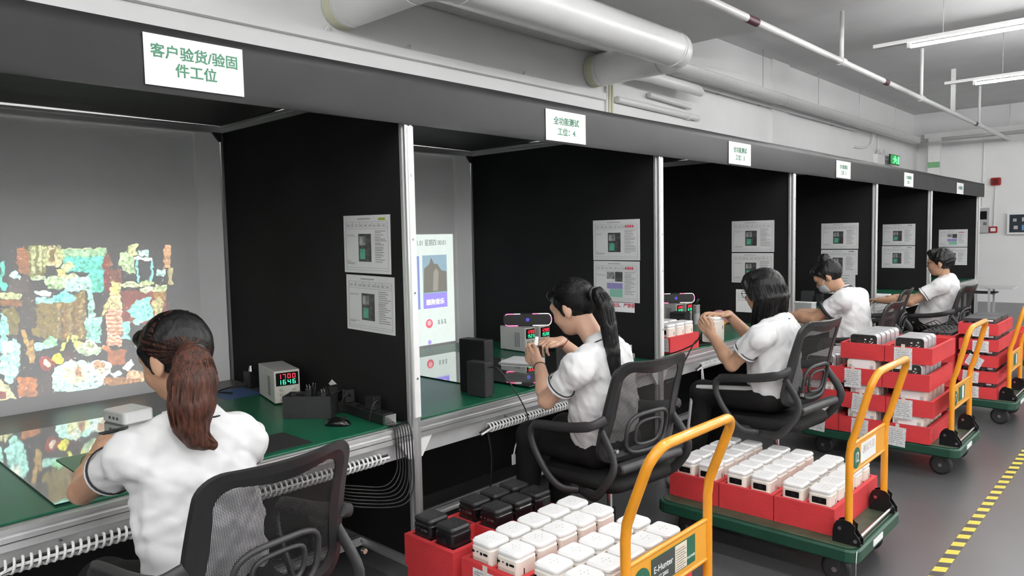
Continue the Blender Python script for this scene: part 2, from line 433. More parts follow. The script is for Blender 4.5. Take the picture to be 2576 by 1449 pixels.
for lo, hi in (((-.25, -.1, -.02), (.29, -.08, .02)), ((-.25, -.1, .38), (.29, -.08, .42)), ((-.25, -.1, .02), (-.21, -.08, .38)), ((.25, -.1, .02), (.29, -.08, .38))):
    MB().box(lo, hi).build('frame_bar', WHITE, t)
MB().box((-.21, -.088, .02), (.25, -.083, .38)).build('glass_pane', mat('dark_glass', (.05, .06, .07), .1), t)
for u, v, s in ((-.12, .27, .06), (.04, .28, .08), (.16, .28, .05), (-.1, .12, .07)):
    MB().box((u-s/2, -.092, v-s/2), (u+s/2, -.088, v+s/2)).build('gauge', GBOX, t)
MB().box((.0, -.092, .06), (.22, -.088, .17)).build('blue_module', mat('blue_module', sr('5f8fc0'), .4), t)
# metal ledge beyond the last chair
t = thing('side_rack', 'aluminium side rack with two thin shelves beside the end booth', 'rack', (-1.87, 10.8, 0))
MB().box((-.3, -.2, .785), (.3, .2, .81)).build('shelf', ALU, t)
MB().box((-.3, -.16, .72), (.1, .16, .735)).build('shelf', BLACKM, t)
for u in (-.27, .05):
    for v in (-.15, .15): MB().box((u-.012, v-.012, 0), (u+.012, v+.012, .785)).build('leg', ALU, t)
# ================================================================ signs on the banner
XB = XP+.0335
SIGNROT = (R(90), 0, R(90))
def sign(y0, y1, z0, z1, lines, size, label):
    t = thing('station_sign', label, 'sign', (XB, (y0+y1)/2, (z0+z1)/2))
    w, h = (y1-y0)/2, (z1-z0)/2
    MB().box((0, -w, -h), (.0015, w, h)).build('paper', PAPER, t)
    for txt, dz, dy in lines:
        text_mesh('lettering', txt, size, GREENINK, t, (.0021, dy, dz), SIGNROT, bold=.0016)
    return t
sign(.905, 1.23, 2.052, 2.212, [('客户验货/验固', .026, 0), ('件工位', -.028, 0)], .046, 'large white paper sign for the customer inspection station on the banner')
ys_ = [(2.838, 3.168), (4.83, 5.18), (6.958, 7.337), (9.121, 9.486)]
for k, (a, b) in enumerate(ys_):
    n = 4-k
    W4 = ('four, above the ponytail worker', 'three, above the worker with glasses', 'two, above the masked worker', 'one, above the man')[k]
    sign(a, b, 2.04, 2.197, [('全功能测试', .022, 0), ('工位：%d' % n, -.032, 0)], .042, 'white paper banner sign for test station '+W4)
sign(11.66, 12.06, 2.03, 2.185, [('全功能测试', .005, 0)], .05, 'white paper sign on the banner over the end bay')

# ================================================================ instruction sheets on the partitions
PHOTO_D = mat('printed_photo_dark', (.05, .05, .05), .4, 0, .9, 25)
PHOTO_M = mat('printed_photo_grey', (.25, .25, .25), .4, 0, .6, 40)
PHOTO_G = mat('printed_photo_green', sr('4f9a80'), .4, 0, .3, 30)
LILAC = mat('printed_lilac', sr('8c86b8'), .5); TEAL = mat('printed_teal', sr('7fb3a0'), .5); YELB = mat('printed_yellow', sr('8f9a1e'), .5)
def sheet(x0, x1, z0, z1, y, label, style=0, tilt=0, seed=0):
    rnd = random.Random(seed)
    w, h = x1-x0, z1-z0
    t = thing('instruction_sheet', label, 'paper sheet', (x0, y, z0)); t.rotation_euler = (0, tilt, 0)
    if style == 9: pm = PAPER
    else: pm = PAPERG
    MB().box((0, -.0015, 0), (w, 0, h)).build('paper', pm, t)
    e = -.0022
    def q(mb, a, b, c, d): mb.box((a*w, e, b*h), (c*w, -.0015, d*h))
    ln = MB()
    for v in (.885, .845, .80, .765, .09, .05): q(ln, .05, v, .95, v+.004)
    for u in (.05, .95): q(ln, u, .05, u+.003, .885)
    for u in (.2, .36, .5, .62, .76): q(ln, u, .80, u+.003, .885)
    q(ln, .05+.1*rnd.random(), .2, .056+.1*rnd.random(), .21)
    ln.build('ruled_table', INKG, t)
    tx = MB()
    for k in range(8): q(tx, .32+k*.035, .925, .34+k*.035, .95)
    for k in range(5): q(tx, .07, .15+k*.013 if k < 3 else .72-k*.02, .07+.12+.1*rnd.random(), .156+k*.013 if k < 3 else .726-k*.02)
    v = .72
    while v > .16:
        q(tx, .68, v, .68+.12+.13*rnd.random(), v+.011); v -= .026+.015*rnd.random()
    for k in range(9):
        u = .08+k*.095; q(tx, u, .815, u+.03+.03*rnd.random(), .828)
    tag(tx.build('print_text', INKG, t), kind='stuff')
    if style == 1:
        ph = MB(); ph.box((.3*w, e-.0006, .56*h), (.47*w, e, .8*h*.92)); ph.build('photo', PHOTO_M, t)
        MB().box((.48*w, e-.0006, .5*h), (.64*w, e, .74*h)).build('photo', PHOTO_D, t)
        MB().box((.3*w, e-.0006, .32*h), (.64*w, e, .46*h)).build('lilac_block', LILAC, t)
        MB().box((.36*w, e-.0006, .12*h), (.64*w, e, .31*h)).build('teal_block', TEAL, t)
    else:
        p = MB().box((.33*w, e-.0006, .2*h), (.6*w, e, .68*h)).build('photo', PHOTO_D, t)
        MB().box((.35*w, e-.001, .48*h), (.48*w, e-.0006, .64*h)).build('photo_screen', PHOTO_M, p)
        MB().box((.36*w, e-.001, .24*h), (.47*w, e-.0006, .42*h)).build('photo_board', PHOTO_G, p)
    if style in (0, 2): MB().box((.76*w, e-.0004, .91*h), (.9*w, e, .95*h)).build('stamp', YELB if style == 0 else PHOTO_M, t)
    if style == 3 or style == 1:
        st = MB()
        for k in range(4): st.box(((.7+.045*k)*w, e-.0004, .8*h), ((.73+.045*k)*w, e, .86*h))
        st.build('red_stamp', REDINK, t)
    return t
S1 = 'on the black partition of the party picture bay'
sheet(-2.91, -2.555, 1.402, 1.665, 1.952, 'upper laminated work sheet with yellow label '+S1, 0, R(.8), 1)
sheet(-2.905, -2.54, 1.135, 1.392, 1.952, 'lower laminated work sheet '+S1, 4, R(1.2), 2)
sheet(-2.94, -2.57, 1.385, 1.65, 3.942, 'work sheet with robot arm photo and red stamp on the ponytail worker partition', 3, 0, 3)
sheet(-2.94, -2.575, 1.112, 1.38, 3.942, 'work sheet with lilac and teal blocks on the ponytail worker partition', 1, R(.4), 4)
sheet(-2.97, -2.585, 1.38, 1.65, 6.022, 'upper work sheet above the head of the worker with glasses', 5, 0, 5)
sheet(-2.97, -2.59, 1.11, 1.37, 6.022, 'lower work sheet half hidden by the worker with glasses', 5, 0, 6)
sheet(-2.985, -2.595, 1.352, 1.63, 8.192, 'upper work sheet above the hair bun of the masked worker', 5, 0, 7)
sheet(-2.985, -2.6, 1.072, 1.342, 8.192, 'lower work sheet half hidden by the hair bun', 2, 0, 8)
sheet(-2.99, -2.6, 1.342, 1.618, 10.392, 'upper work sheet in the bay of the man', 2, 0, 9)
sheet(-2.995, -2.6, 1.045, 1.332, 10.392, 'lower work sheet in the bay of the man', 2, 0, 10)
sheet(-2.97, -2.57, 1.255, 1.53, 13.242, 'upper work sheet with lilac block on the end bay partition', 1, 0, 11)
sheet(-2.965, -2.57, .965, 1.245, 13.242, 'lower work sheet behind the man on the end bay partition', 5, 0, 12)
t = thing('warning_note', 'small white warning note with red lettering under the station 4 sheets', 'note', (-2.84, 3.942, 1.045))
MB().box((0, -.0015, 0), (.225, 0, .062)).build('paper', PAPER, t)
text_mesh('lettering', '12V电压、严禁使', .03, REDINK, t, (.115, -.0022, .042), (R(90), 0, 0), bold=.001)
text_mesh('lettering', '19V', .024, INKG, t, (.05, -.0022, .015), (R(90), 0, 0))
t = thing('blank_form', 'white printed form hung low on the station 3 partition', 'paper sheet', (-2.93, 6.022, .85))
MB().box((0, -.0015, 0), (.17, 0, .2)).build('paper', PAPER, t)
mb = MB()
for k in range(6): mb.box((.015, -.002, .1+k*.013), (.15, -.0015, .102+k*.013))
mb.build('ruled_table', INKG, t)

# ================================================================ projected pictures on the screens
PIC = [('79c9b4',((1.112,1.504),(1.311,1.497),(1.291,1.311),(1.232,1.301),(1.226,1.408),(1.114,1.42))),
 ('a3c49f',((1.115,1.541),(1.317,1.536),(1.314,1.493),(1.112,1.5))),
 ('c5d3a8',((1.116,1.541),(1.315,1.536),(1.315,1.53),(1.115,1.535))),
 ('8a8a68',((0.971,1.565),(1.044,1.564),(1.034,1.397),(0.962,1.401))),
 ('b2b890',((0.982,1.555),(0.997,1.554),(0.988,1.413),(0.974,1.414))),
 ('c3c79d',((1.011,1.561),(1.026,1.561),(1.018,1.425),(1.004,1.426))),
 ('b0b88c',((1.032,1.557),(1.041,1.557),(1.034,1.445),(1.025,1.445))),
 ('a27c66',((0.924,1.543),(0.95,1.549),(0.974,1.521),(0.968,1.414),(0.932,1.423),(0.918,1.477))),
 ('c9c39a',((1.044,1.557),(1.085,1.559),(1.113,1.51),(1.106,1.449),(1.038,1.451),(1.036,1.499))),
 ('8f8560',((1.06,1.539),(1.084,1.539),(1.08,1.47),(1.056,1.471))),
 ('b9ba8c',((1.095,1.563),(1.11,1.562),(1.123,1.482),(1.105,1.476))),
 ('cfd0a0',((1.165,1.446),(1.162,1.436),(1.154,1.427),(1.144,1.423),(1.133,1.424),(1.124,1.429),(1.117,1.438),(1.115,1.448),(1.118,1.459),(1.126,1.467),(1.136,1.471),(1.147,1.471),(1.156,1.465),(1.163,1.457))),
 ('e0c98a',((1.088,1.439),(1.121,1.437),(1.119,1.399),(1.085,1.401))),
 ('b9e0d2',((1.1,1.397),(1.231,1.39),(1.23,1.315),(1.115,1.323))),
 ('b5d3a5',((1.123,1.364),(1.117,1.351),(1.103,1.341),(1.084,1.336),(1.062,1.338),(1.043,1.345),(1.031,1.357),(1.027,1.37),(1.032,1.383),(1.046,1.393),(1.066,1.398),(1.087,1.397),(1.106,1.39),(1.119,1.378))),
 ('d5dcb0',((1.18,1.389),(1.176,1.384),(1.163,1.38),(1.146,1.379),(1.127,1.38),(1.11,1.383),(1.098,1.388),(1.094,1.394),(1.099,1.399),(1.111,1.403),(1.128,1.404),(1.147,1.403),(1.164,1.4),(1.176,1.395))),
 ('c3d3b0',((0.977,1.407),(1.035,1.404),(1.034,1.383),(0.975,1.387))),
 ('8f8468',((0.975,1.272),(1.208,1.317),(1.206,1.061),(1.07,1.077),(0.965,1.11))),
 ('a39473',((1.081,1.263),(1.089,1.263),(1.078,1.083),(1.071,1.084))),
 ('84745c',((1.098,1.266),(1.106,1.265),(1.095,1.081),(1.088,1.082))),
 ('987a62',((1.115,1.269),(1.123,1.268),(1.113,1.079),(1.105,1.08))),
 ('a39473',((1.133,1.272),(1.141,1.271),(1.13,1.077),(1.122,1.078))),
 ('84745c',((1.15,1.275),(1.158,1.274),(1.147,1.075),(1.139,1.076))),
 ('987a62',((1.168,1.277),(1.176,1.277),(1.164,1.073),(1.156,1.074))),
 ('a39473',((1.185,1.28),(1.194,1.28),(1.182,1.071),(1.174,1.072))),
 ('84745c',((1.203,1.283),(1.212,1.283),(1.2,1.069),(1.192,1.07))),
 ('a6e6d6',((1.069,1.277),(1.065,1.269),(1.053,1.264),(1.036,1.262),(1.018,1.263),(1.001,1.268),(0.99,1.275),(0.987,1.283),(0.991,1.29),(1.003,1.296),(1.02,1.298),(1.038,1.296),(1.054,1.292),(1.066,1.285))),
 ('d5eadf',((1.051,1.314),(1.047,1.308),(1.038,1.304),(1.024,1.302),(1.01,1.303),(0.997,1.307),(0.989,1.312),(0.986,1.318),(0.989,1.324),(0.999,1.328),(1.012,1.33),(1.026,1.329),(1.039,1.325),(1.048,1.32))),
 ('8feadb',((1.061,1.296),(1.121,1.33),(1.168,1.288),(1.154,1.264),(1.063,1.27))),
 ('a9ddc8',((1.218,1.391),(1.234,1.39),(1.251,1.178),(1.219,1.174))),
 ('9fd8c4',((1.203,1.175),(1.277,1.175),(1.266,1.032),(1.197,1.062))),
 ('b3c9a0',((1.392,1.513),(1.417,1.519),(1.453,1.485),(1.455,1.396),(1.41,1.402),(1.375,1.444))),
 ('c9cfa0',((1.429,1.556),(1.474,1.555),(1.47,1.492),(1.425,1.493))),
 ('8ed6cc',((1.459,1.467),(1.473,1.47),(1.477,1.351),(1.463,1.351))),
 ('8ed6cc',((1.522,1.34),(1.543,1.463),(1.554,1.467),(1.54,1.339))),
 ('cfe6da',((1.453,1.485),(1.551,1.482),(1.551,1.465),(1.452,1.469))),
 ('b9dcd0',((1.479,1.521),(1.532,1.52),(1.53,1.486),(1.477,1.488))),
 ('c6a184',((1.609,1.541),(1.646,1.547),(1.643,1.418),(1.603,1.419))),
 ('b0a882',((1.628,1.418),(1.655,1.417),(1.65,1.325),(1.624,1.327))),
 ('b5dcd2',((1.566,1.413),(1.61,1.411),(1.608,1.377),(1.564,1.38))),
 ('8f5f54',((1.304,1.49),(1.334,1.489),(1.324,1.309),(1.295,1.311))),
 ('96705c',((1.308,1.49),(1.335,1.514),(1.338,1.438),(1.311,1.432))),
 ('8a6e54',((1.33,1.421),(1.384,1.422),(1.384,1.349),(1.327,1.352))),
 ('cfc39a',((1.327,1.359),(1.384,1.349),(1.372,1.203),(1.312,1.208))),
 ('ddd78e',((1.372,1.32),(1.369,1.306),(1.363,1.295),(1.354,1.289),(1.345,1.29),(1.338,1.297),(1.333,1.309),(1.332,1.323),(1.334,1.337),(1.341,1.348),(1.349,1.354),(1.358,1.353),(1.366,1.346),(1.371,1.335))),
 ('c9c090',((1.279,1.211),(1.322,1.266),(1.32,1.237),(1.277,1.168))),
 ('d7ab94',((1.305,1.216),(1.376,1.21),(1.369,1.008),(1.292,1.021))),
 ('c39079',((1.302,1.198),(1.378,1.191),(1.378,1.186),(1.301,1.193))),
 ('c39079',((1.301,1.178),(1.377,1.171),(1.377,1.165),(1.3,1.172))),
 ('c39079',((1.299,1.158),(1.376,1.15),(1.376,1.145),(1.299,1.152))),
 ('c39079',((1.298,1.138),(1.375,1.13),(1.375,1.124),(1.298,1.132))),
 ('c39079',((1.297,1.118),(1.374,1.109),(1.374,1.104),(1.297,1.112))),
 ('c39079',((1.296,1.097),(1.373,1.089),(1.373,1.083),(1.296,1.091))),
 ('c39079',((1.295,1.077),(1.372,1.068),(1.371,1.062),(1.295,1.071))),
 ('c39079',((1.294,1.057),(1.371,1.048),(1.37,1.042),(1.294,1.051))),
 ('c39079',((1.293,1.037),(1.37,1.027),(1.369,1.021),(1.293,1.031))),
 ('e6c3ae',((1.302,1.209),(1.378,1.203),(1.377,1.197),(1.302,1.203))),
 ('e6c3ae',((1.301,1.189),(1.377,1.182),(1.376,1.176),(1.301,1.183))),
 ('e6c3ae',((1.3,1.169),(1.375,1.162),(1.375,1.156),(1.3,1.163))),
 ('e6c3ae',((1.299,1.149),(1.374,1.141),(1.374,1.135),(1.299,1.143))),
 ('e6c3ae',((1.298,1.128),(1.373,1.121),(1.373,1.115),(1.298,1.123))),
 ('e6c3ae',((1.297,1.108),(1.372,1.1),(1.372,1.094),(1.296,1.102))),
 ('e6c3ae',((1.296,1.088),(1.371,1.079),(1.371,1.074),(1.295,1.082))),
 ('e6c3ae',((1.295,1.068),(1.37,1.059),(1.37,1.053),(1.294,1.062))),
 ('e6c3ae',((1.293,1.047),(1.369,1.038),(1.369,1.033),(1.293,1.042))),
 ('a97a62',((1.291,0.996),(1.385,0.988),(1.377,0.907),(1.303,0.918))),
 ('c98f70',((1.308,1.005),(1.305,0.998),(1.3,0.993),(1.291,0.991),(1.283,0.992),(1.275,0.996),(1.27,1.003),(1.268,1.01),(1.271,1.016),(1.276,1.021),(1.284,1.023),(1.293,1.022),(1.301,1.018),(1.306,1.012))),
 ('8f6a58',((1.384,1.301),(1.61,1.286),(1.605,1.106),(1.375,1.129))),
 ('a08462',((1.545,1.294),(1.614,1.289),(1.612,1.243),(1.543,1.249))),
 ('c9d3ac',((1.49,1.331),(1.484,1.325),(1.468,1.321),(1.446,1.32),(1.421,1.321),(1.399,1.325),(1.385,1.331),(1.38,1.338),(1.385,1.344),(1.401,1.348),(1.423,1.35),(1.447,1.348),(1.469,1.344),(1.485,1.338))),
 ('d0dab4',((1.567,1.3),(1.562,1.292),(1.547,1.286),(1.527,1.284),(1.505,1.286),(1.485,1.291),(1.472,1.298),(1.468,1.307),(1.473,1.314),(1.487,1.32),(1.507,1.322),(1.529,1.321),(1.549,1.316),(1.563,1.308))),
 ('b9c69a',((1.548,1.339),(1.544,1.333),(1.533,1.328),(1.519,1.326),(1.503,1.327),(1.489,1.331),(1.48,1.337),(1.476,1.343),(1.48,1.349),(1.49,1.354),(1.505,1.356),(1.52,1.355),(1.535,1.352),(1.544,1.346))),
 ('b5c29a',((1.554,1.327),(1.612,1.324),(1.611,1.289),(1.552,1.293))),
 ('9df2dd',((1.406,1.193),(1.458,1.251),(1.525,1.259),(1.534,1.151),(1.465,1.12))),
 ('b7b288',((1.592,1.207),(1.587,1.184),(1.578,1.166),(1.566,1.157),(1.553,1.158),(1.542,1.169),(1.535,1.188),(1.534,1.212),(1.538,1.234),(1.547,1.252),(1.559,1.261),(1.572,1.26),(1.583,1.249),(1.59,1.23))),
 ('9cd8cc',((1.376,1.14),(1.413,1.14),(1.405,1.045),(1.371,1.049))),
 ('a9e3d6',((1.424,1.139),(1.48,1.149),(1.457,1.106))),
 ('8c8560',((0.855,1.248),(0.9,1.258),(0.918,1.203),(0.903,1.117),(0.864,1.121))),
 ('9fe0d2',((0.836,1.211),(0.854,1.242),(0.864,1.121),(0.848,1.037),(0.826,1.04))),
 ('b3e6d8',((0.824,1.013),(0.885,1.105),(0.912,1.075),(0.89,0.903),(0.85,0.879),(0.82,0.941))),
 ('e2ecdc',((0.84,1.091),(0.871,1.094),(0.87,1.04),(0.847,1.03))),
 ('b59a72',((0.916,1.142),(0.935,1.14),(0.949,1.084),(0.967,1.082),(0.963,0.973),(0.943,0.976))),
 ('6e6b69',((0.937,1.369),(0.992,1.366),(0.982,1.142),(0.916,1.149))),
 ('75706e',((0.886,1.412),(0.959,1.408),(0.954,1.321),(0.881,1.326))),
 ('b9e0d6',((0.881,1.415),(0.91,1.43),(0.932,1.419),(0.927,1.396),(0.886,1.405))),
 ('c4c9a0',((0.931,1.312),(0.926,1.305),(0.911,1.299),(0.891,1.297),(0.868,1.299),(0.849,1.304),(0.836,1.311),(0.831,1.32),(0.837,1.327),(0.851,1.333),(0.871,1.335),(0.893,1.333),(0.913,1.328),(0.926,1.321))),
 ('96785f',((0.841,1.299),(0.93,1.292),(0.928,1.255),(0.839,1.263))),
 ('79c9b4',((0.851,1.473),(0.873,1.478),(0.857,1.394),(0.878,1.366),(0.865,1.34),(0.844,1.348))),
 ('a9d3c6',((0.969,1.068),(1.071,1.084),(1.069,1.049),(0.969,1.027))),
 ('a3d9ac',((1.069,1.063),(1.066,1.051),(1.057,1.043),(1.045,1.039),(1.031,1.041),(1.02,1.047),(1.012,1.058),(1.01,1.07),(1.014,1.082),(1.022,1.09),(1.034,1.094),(1.048,1.093),(1.059,1.086),(1.067,1.075))),
 ('a5684f',((1.048,0.958),(1.044,0.942),(1.034,0.93),(1.021,0.925),(1.006,0.927),(0.994,0.936),(0.986,0.95),(0.983,0.967),(0.988,0.983),(0.997,0.995),(1.011,1.0),(1.025,0.998),(1.038,0.989),(1.046,0.975))),
 ('d8cbb4',((1.029,0.961),(1.027,0.955),(1.023,0.951),(1.018,0.949),(1.012,0.95),(1.007,0.953),(1.004,0.958),(1.003,0.964),(1.004,0.97),(1.008,0.974),(1.014,0.976),(1.019,0.975),(1.024,0.972),(1.028,0.967))),
 ('e5dc6a',((1.093,0.976),(1.09,0.963),(1.082,0.953),(1.072,0.948),(1.06,0.95),(1.051,0.957),(1.044,0.969),(1.043,0.983),(1.046,0.996),(1.053,1.006),(1.064,1.011),(1.075,1.009),(1.085,1.002),(1.091,0.99))),
 ('d9d880',((1.073,1.021),(1.12,1.092),(1.126,1.084),(1.091,1.018))),
 ('d6d68a',((1.179,1.035),(1.177,1.027),(1.17,1.021),(1.161,1.018),(1.152,1.019),(1.143,1.024),(1.137,1.032),(1.136,1.041),(1.138,1.049),(1.145,1.055),(1.154,1.058),(1.163,1.057),(1.172,1.052),(1.178,1.044))),
 ('c3cb86',((1.159,1.073),(1.157,1.063),(1.153,1.055),(1.146,1.051),(1.139,1.052),(1.133,1.057),(1.129,1.066),(1.128,1.077),(1.131,1.087),(1.135,1.095),(1.142,1.099),(1.149,1.099),(1.155,1.093),(1.159,1.084))),
 ('70625e',((1.097,1.011),(1.14,1.005),(1.137,0.956),(1.094,0.962))),
 ('b9cfae',((1.268,1.003),(1.261,0.988),(1.243,0.979),(1.218,0.975),(1.192,0.979),(1.168,0.989),(1.152,1.003),(1.147,1.018),(1.154,1.032),(1.171,1.042),(1.195,1.045),(1.222,1.042),(1.246,1.033),(1.263,1.018))),
 ('e3e6c8',((1.246,1.023),(1.242,1.012),(1.232,1.004),(1.217,1.0),(1.202,1.003),(1.188,1.01),(1.179,1.02),(1.176,1.032),(1.18,1.043),(1.19,1.052),(1.205,1.055),(1.22,1.053),(1.234,1.046),(1.243,1.036))),
 ('a9b48c',((1.23,1.025),(1.228,1.02),(1.222,1.016),(1.214,1.015),(1.206,1.016),(1.198,1.019),(1.193,1.024),(1.192,1.03),(1.194,1.036),(1.2,1.039),(1.207,1.041),(1.216,1.04),(1.223,1.036),(1.229,1.031))),
 ('c6efe0',((1.273,0.856),(1.259,0.821),(1.223,0.797),(1.174,0.789),(1.121,0.799),(1.075,0.823),(1.045,0.856),(1.036,0.894),(1.049,0.927),(1.082,0.951),(1.13,0.96),(1.183,0.953),(1.23,0.93),(1.263,0.895))),
 ('d9dcb4',((1.19,0.884),(1.184,0.86),(1.168,0.844),(1.146,0.836),(1.122,0.84),(1.102,0.854),(1.088,0.876),(1.085,0.9),(1.091,0.923),(1.107,0.94),(1.128,0.947),(1.152,0.944),(1.172,0.93),(1.186,0.909))),
 ('c39a84',((1.172,0.897),(1.17,0.886),(1.165,0.877),(1.158,0.873),(1.151,0.874),(1.145,0.88),(1.141,0.89),(1.141,0.902),(1.143,0.913),(1.148,0.922),(1.154,0.926),(1.161,0.925),(1.167,0.919),(1.171,0.909))),
 ('dce6d4',((1.093,0.934),(1.126,0.971),(1.149,0.94),(1.135,0.906))),
 ('b9e6d6',((1.034,0.866),(1.107,0.854),(1.104,0.805),(1.031,0.818))),
 ('d9e6dc',((1.316,0.894),(1.309,0.874),(1.291,0.86),(1.267,0.854),(1.24,0.858),(1.217,0.871),(1.201,0.89),(1.197,0.911),(1.204,0.931),(1.221,0.945),(1.245,0.951),(1.272,0.947),(1.295,0.935),(1.311,0.915))),
 ('b99a80',((1.278,0.918),(1.274,0.907),(1.266,0.899),(1.255,0.895),(1.243,0.897),(1.232,0.904),(1.225,0.914),(1.223,0.926),(1.227,0.936),(1.235,0.944),(1.246,0.948),(1.258,0.946),(1.269,0.939),(1.276,0.929))),
 ('e3d9bc',((1.288,0.883),(1.285,0.875),(1.278,0.869),(1.269,0.866),(1.259,0.868),(1.25,0.873),(1.244,0.881),(1.242,0.89),(1.245,0.899),(1.252,0.905),(1.261,0.907),(1.271,0.906),(1.28,0.9),(1.286,0.892))),
 ('e6eee6',((1.369,0.893),(1.413,0.932),(1.428,0.9),(1.388,0.868))),
 ('d6b394',((1.474,0.825),(1.468,0.808),(1.453,0.796),(1.433,0.791),(1.412,0.794),(1.393,0.805),(1.38,0.822),(1.377,0.84),(1.382,0.857),(1.396,0.869),(1.416,0.874),(1.438,0.871),(1.457,0.86),(1.47,0.844))),
 ('cfe6e0',((1.307,0.873),(1.348,0.882),(1.367,0.856),(1.325,0.833))),
 ('a08068',((1.26,0.851),(1.463,0.819),(1.461,0.781),(1.258,0.815))),
 ('b0805f',((0.891,0.91),(0.97,0.897),(0.964,0.798),(0.885,0.812))),
 ('c9c8a0',((0.818,0.908),(0.85,0.876),(0.876,0.804),(0.812,0.809))),
 ('93524e',((0.836,0.831),(0.834,0.823),(0.829,0.817),(0.822,0.814),(0.815,0.815),(0.808,0.82),(0.804,0.828),(0.803,0.837),(0.805,0.845),(0.81,0.851),(0.817,0.854),(0.824,0.853),(0.831,0.848),(0.835,0.84))),
 ('6b6664',((0.971,0.904),(1.036,0.894),(1.03,0.783),(0.965,0.795)))]

def emis_attr_mat():
    m = bpy.data.materials.new('projected_light'); m.use_nodes = True; N = m.node_tree.nodes; L = m.node_tree.links; b = N['Principled BSDF']
    b.inputs['Base Color'].default_value = (.86, .86, .86, 1); b.inputs['Roughness'].default_value = .5
    a = N.new('ShaderNodeAttribute'); a.attribute_name = 'Col'
    L.new(a.outputs['Color'], b.inputs['Emission Color']); b.inputs['Emission Strength'].default_value = 1
    return m
def inside(px, py, poly):
    c = np.zeros(px.shape, bool); n = len(poly)
    for i in range(n):
        x0, y0 = poly[i]; x1, y1 = poly[i-1]
        if y0 == y1: continue
        c ^= ((y0 > py) != (y1 > py)) & (px < (x1-x0)*(py-y0)/(y1-y0)+x0)
    return c
def projected_picture():
    y0, y1, z0, z1 = .32, 1.662, .803, 1.556; d = .0032
    ny, nz = int((y1-y0)/d), int((z1-z0)/d)
    yy = y0+(np.arange(ny)+.5)*(y1-y0)/ny; zz = z0+(np.arange(nz)+.5)*(z1-z0)/nz
    Y, Z = np.meshgrid(yy, zz, indexing='ij')
    rg = np.random.RandomState(3)
    # low-frequency wobble so that outlines are not ruler straight
    def blur(a, k):
        for _ in range(k): a = (a+np.roll(a, 1, 0)+np.roll(a, -1, 0)+np.roll(a, 1, 1)+np.roll(a, -1, 1))/5
        return a
    wy = blur(rg.randn(ny, nz), 12); wz = blur(rg.randn(ny, nz), 12)
    wy *= .0035/wy.std(); wz *= .0035/wz.std()
    amb = .13
    C = np.zeros((ny, nz, 3))
    for h, poly in PIC:
        m = inside(Y+wy, Z+wz, poly)
        # the same picture goes on left of the photograph's frame, repeated in mirror order
        C[m] = np.maximum(np.array(sr(h))-amb, .0)
    mir = .815
    for h, poly in PIC:
        m = inside(2*mir-(Y+wy), Z+wz, poly) & (Y < mir)
        C[m] = np.maximum(np.array(sr(h))-amb, 0)
    tex = blur(rg.randn(ny, nz), 1); tex /= tex.std(); tex2 = blur(rg.randn(ny, nz), 4); tex2 /= tex2.std()
    C *= np.clip(1+.2*tex+.24*tex2, .2, 2)[..., None]
    sp = (tex > 2.0)
    C[sp] += .22
    V = np.empty((ny+1, nz+1, 3)); V[..., 0] = XS+.0012
    V[..., 1] = np.linspace(y0, y1, ny+1)[:, None]; V[..., 2] = np.linspace(z0, z1, nz+1)[None]
    # slightly keystoned picture
    V[..., 2] += (V[..., 1]-1.66)*-.012*((1.556-V[..., 2])/.75)
    idx = np.arange((ny+1)*(nz+1)).reshape(ny+1, nz+1)
    F = np.stack([idx[:-1, :-1], idx[1:, :-1], idx[1:, 1:], idx[:-1, 1:]], -1).reshape(-1, 4)
    me = bpy.data.meshes.new('projected_picture'); me.from_pydata(V.reshape(-1, 3).tolist(), [], F.tolist())
    at = me.color_attributes.new('Col', 'FLOAT_COLOR', 'CORNER')
    cc = np.ones((ny*nz, 4, 4)); cc[..., :3] = C.reshape(-1, 1, 3); at.data.foreach_set('color', cc.ravel())
    me.materials.append(emis_attr_mat())
    o = link(bpy.data.objects.new('projected_picture', me))
    tag(o, 'projected video picture of a poolside banquet party on the white screen', 'projection')
projected_picture()

def lit(name, h, s=.8):
    c = sr(h); return mat('lit_'+name, tuple(x*.5 for x in c), .6, emit=c, estr=s)
t = thing('projected_menu', 'projected bright app menu screen on the white board of the station 4 bay', 'projection', (XS+.001, 3.2, .745))
def rc(name, a, b, c, d, m, x=0, par=t): return MB().box((x, a-3.2, b-.745), (x+.0004, c-3.2, d-.745)).build(name, m, par)
rc('menu_background', 2.5, .757, 3.765, 1.583, lit('menu', 'e4efe9', .62))
rc('app_card', 3.455, 1.14, 3.695, 1.428, lit('sky', '9fb9c8', .6), .0005)
rc('app_card', 3.15, 1.03, 3.425, 1.424, lit('blue', '8fa2d8', .6), .0005)
mb = MB()
for pl in ([(3.46, 1.15), (3.69, 1.15), (3.69, 1.3), (3.64, 1.31), (3.6, 1.36), (3.57, 1.36), (3.54, 1.41), (3.52, 1.36), (3.47, 1.33)],):
    mb.prism([(a-3.2, b-.745) for a, b in pl], 0, .001, .0014)
mb.build('card_picture', lit('stone', '98968c', .45), t)
mb = MB().prism([(a-3.2, b-.745) for a, b in [(3.55, 1.16), (3.6, 1.16), (3.61, 1.3), (3.585, 1.33), (3.56, 1.3)]], 0, .0015, .0019)
mb.build('card_picture', lit('stone_light', 'b4b0a6', .5), t)
rc('card_band', 3.455, 1.03, 3.692, 1.14, lit('violet', '9a8fe8', .75), .0006)
MB().tube([(.0006, 3.506-3.2, .916-.745), (.0012, 3.506-3.2, .916-.745)], .034, 20).build('app_icon', lit('pink', 'e06a78', .7), t)
MB().tube([(.0013, 3.506-3.2, .92-.745), (.0018, 3.506-3.2, .92-.745)], .02, 16).build('app_icon', lit('pale_pink', 'f0b4bc', .7), t)
MB().tube([(.0006, 3.505-3.2, .775-.745), (.0012, 3.505-3.2, .775-.745)], .017, 16).build('app_icon', lit('lilac', 'a99cf0', .7), t)
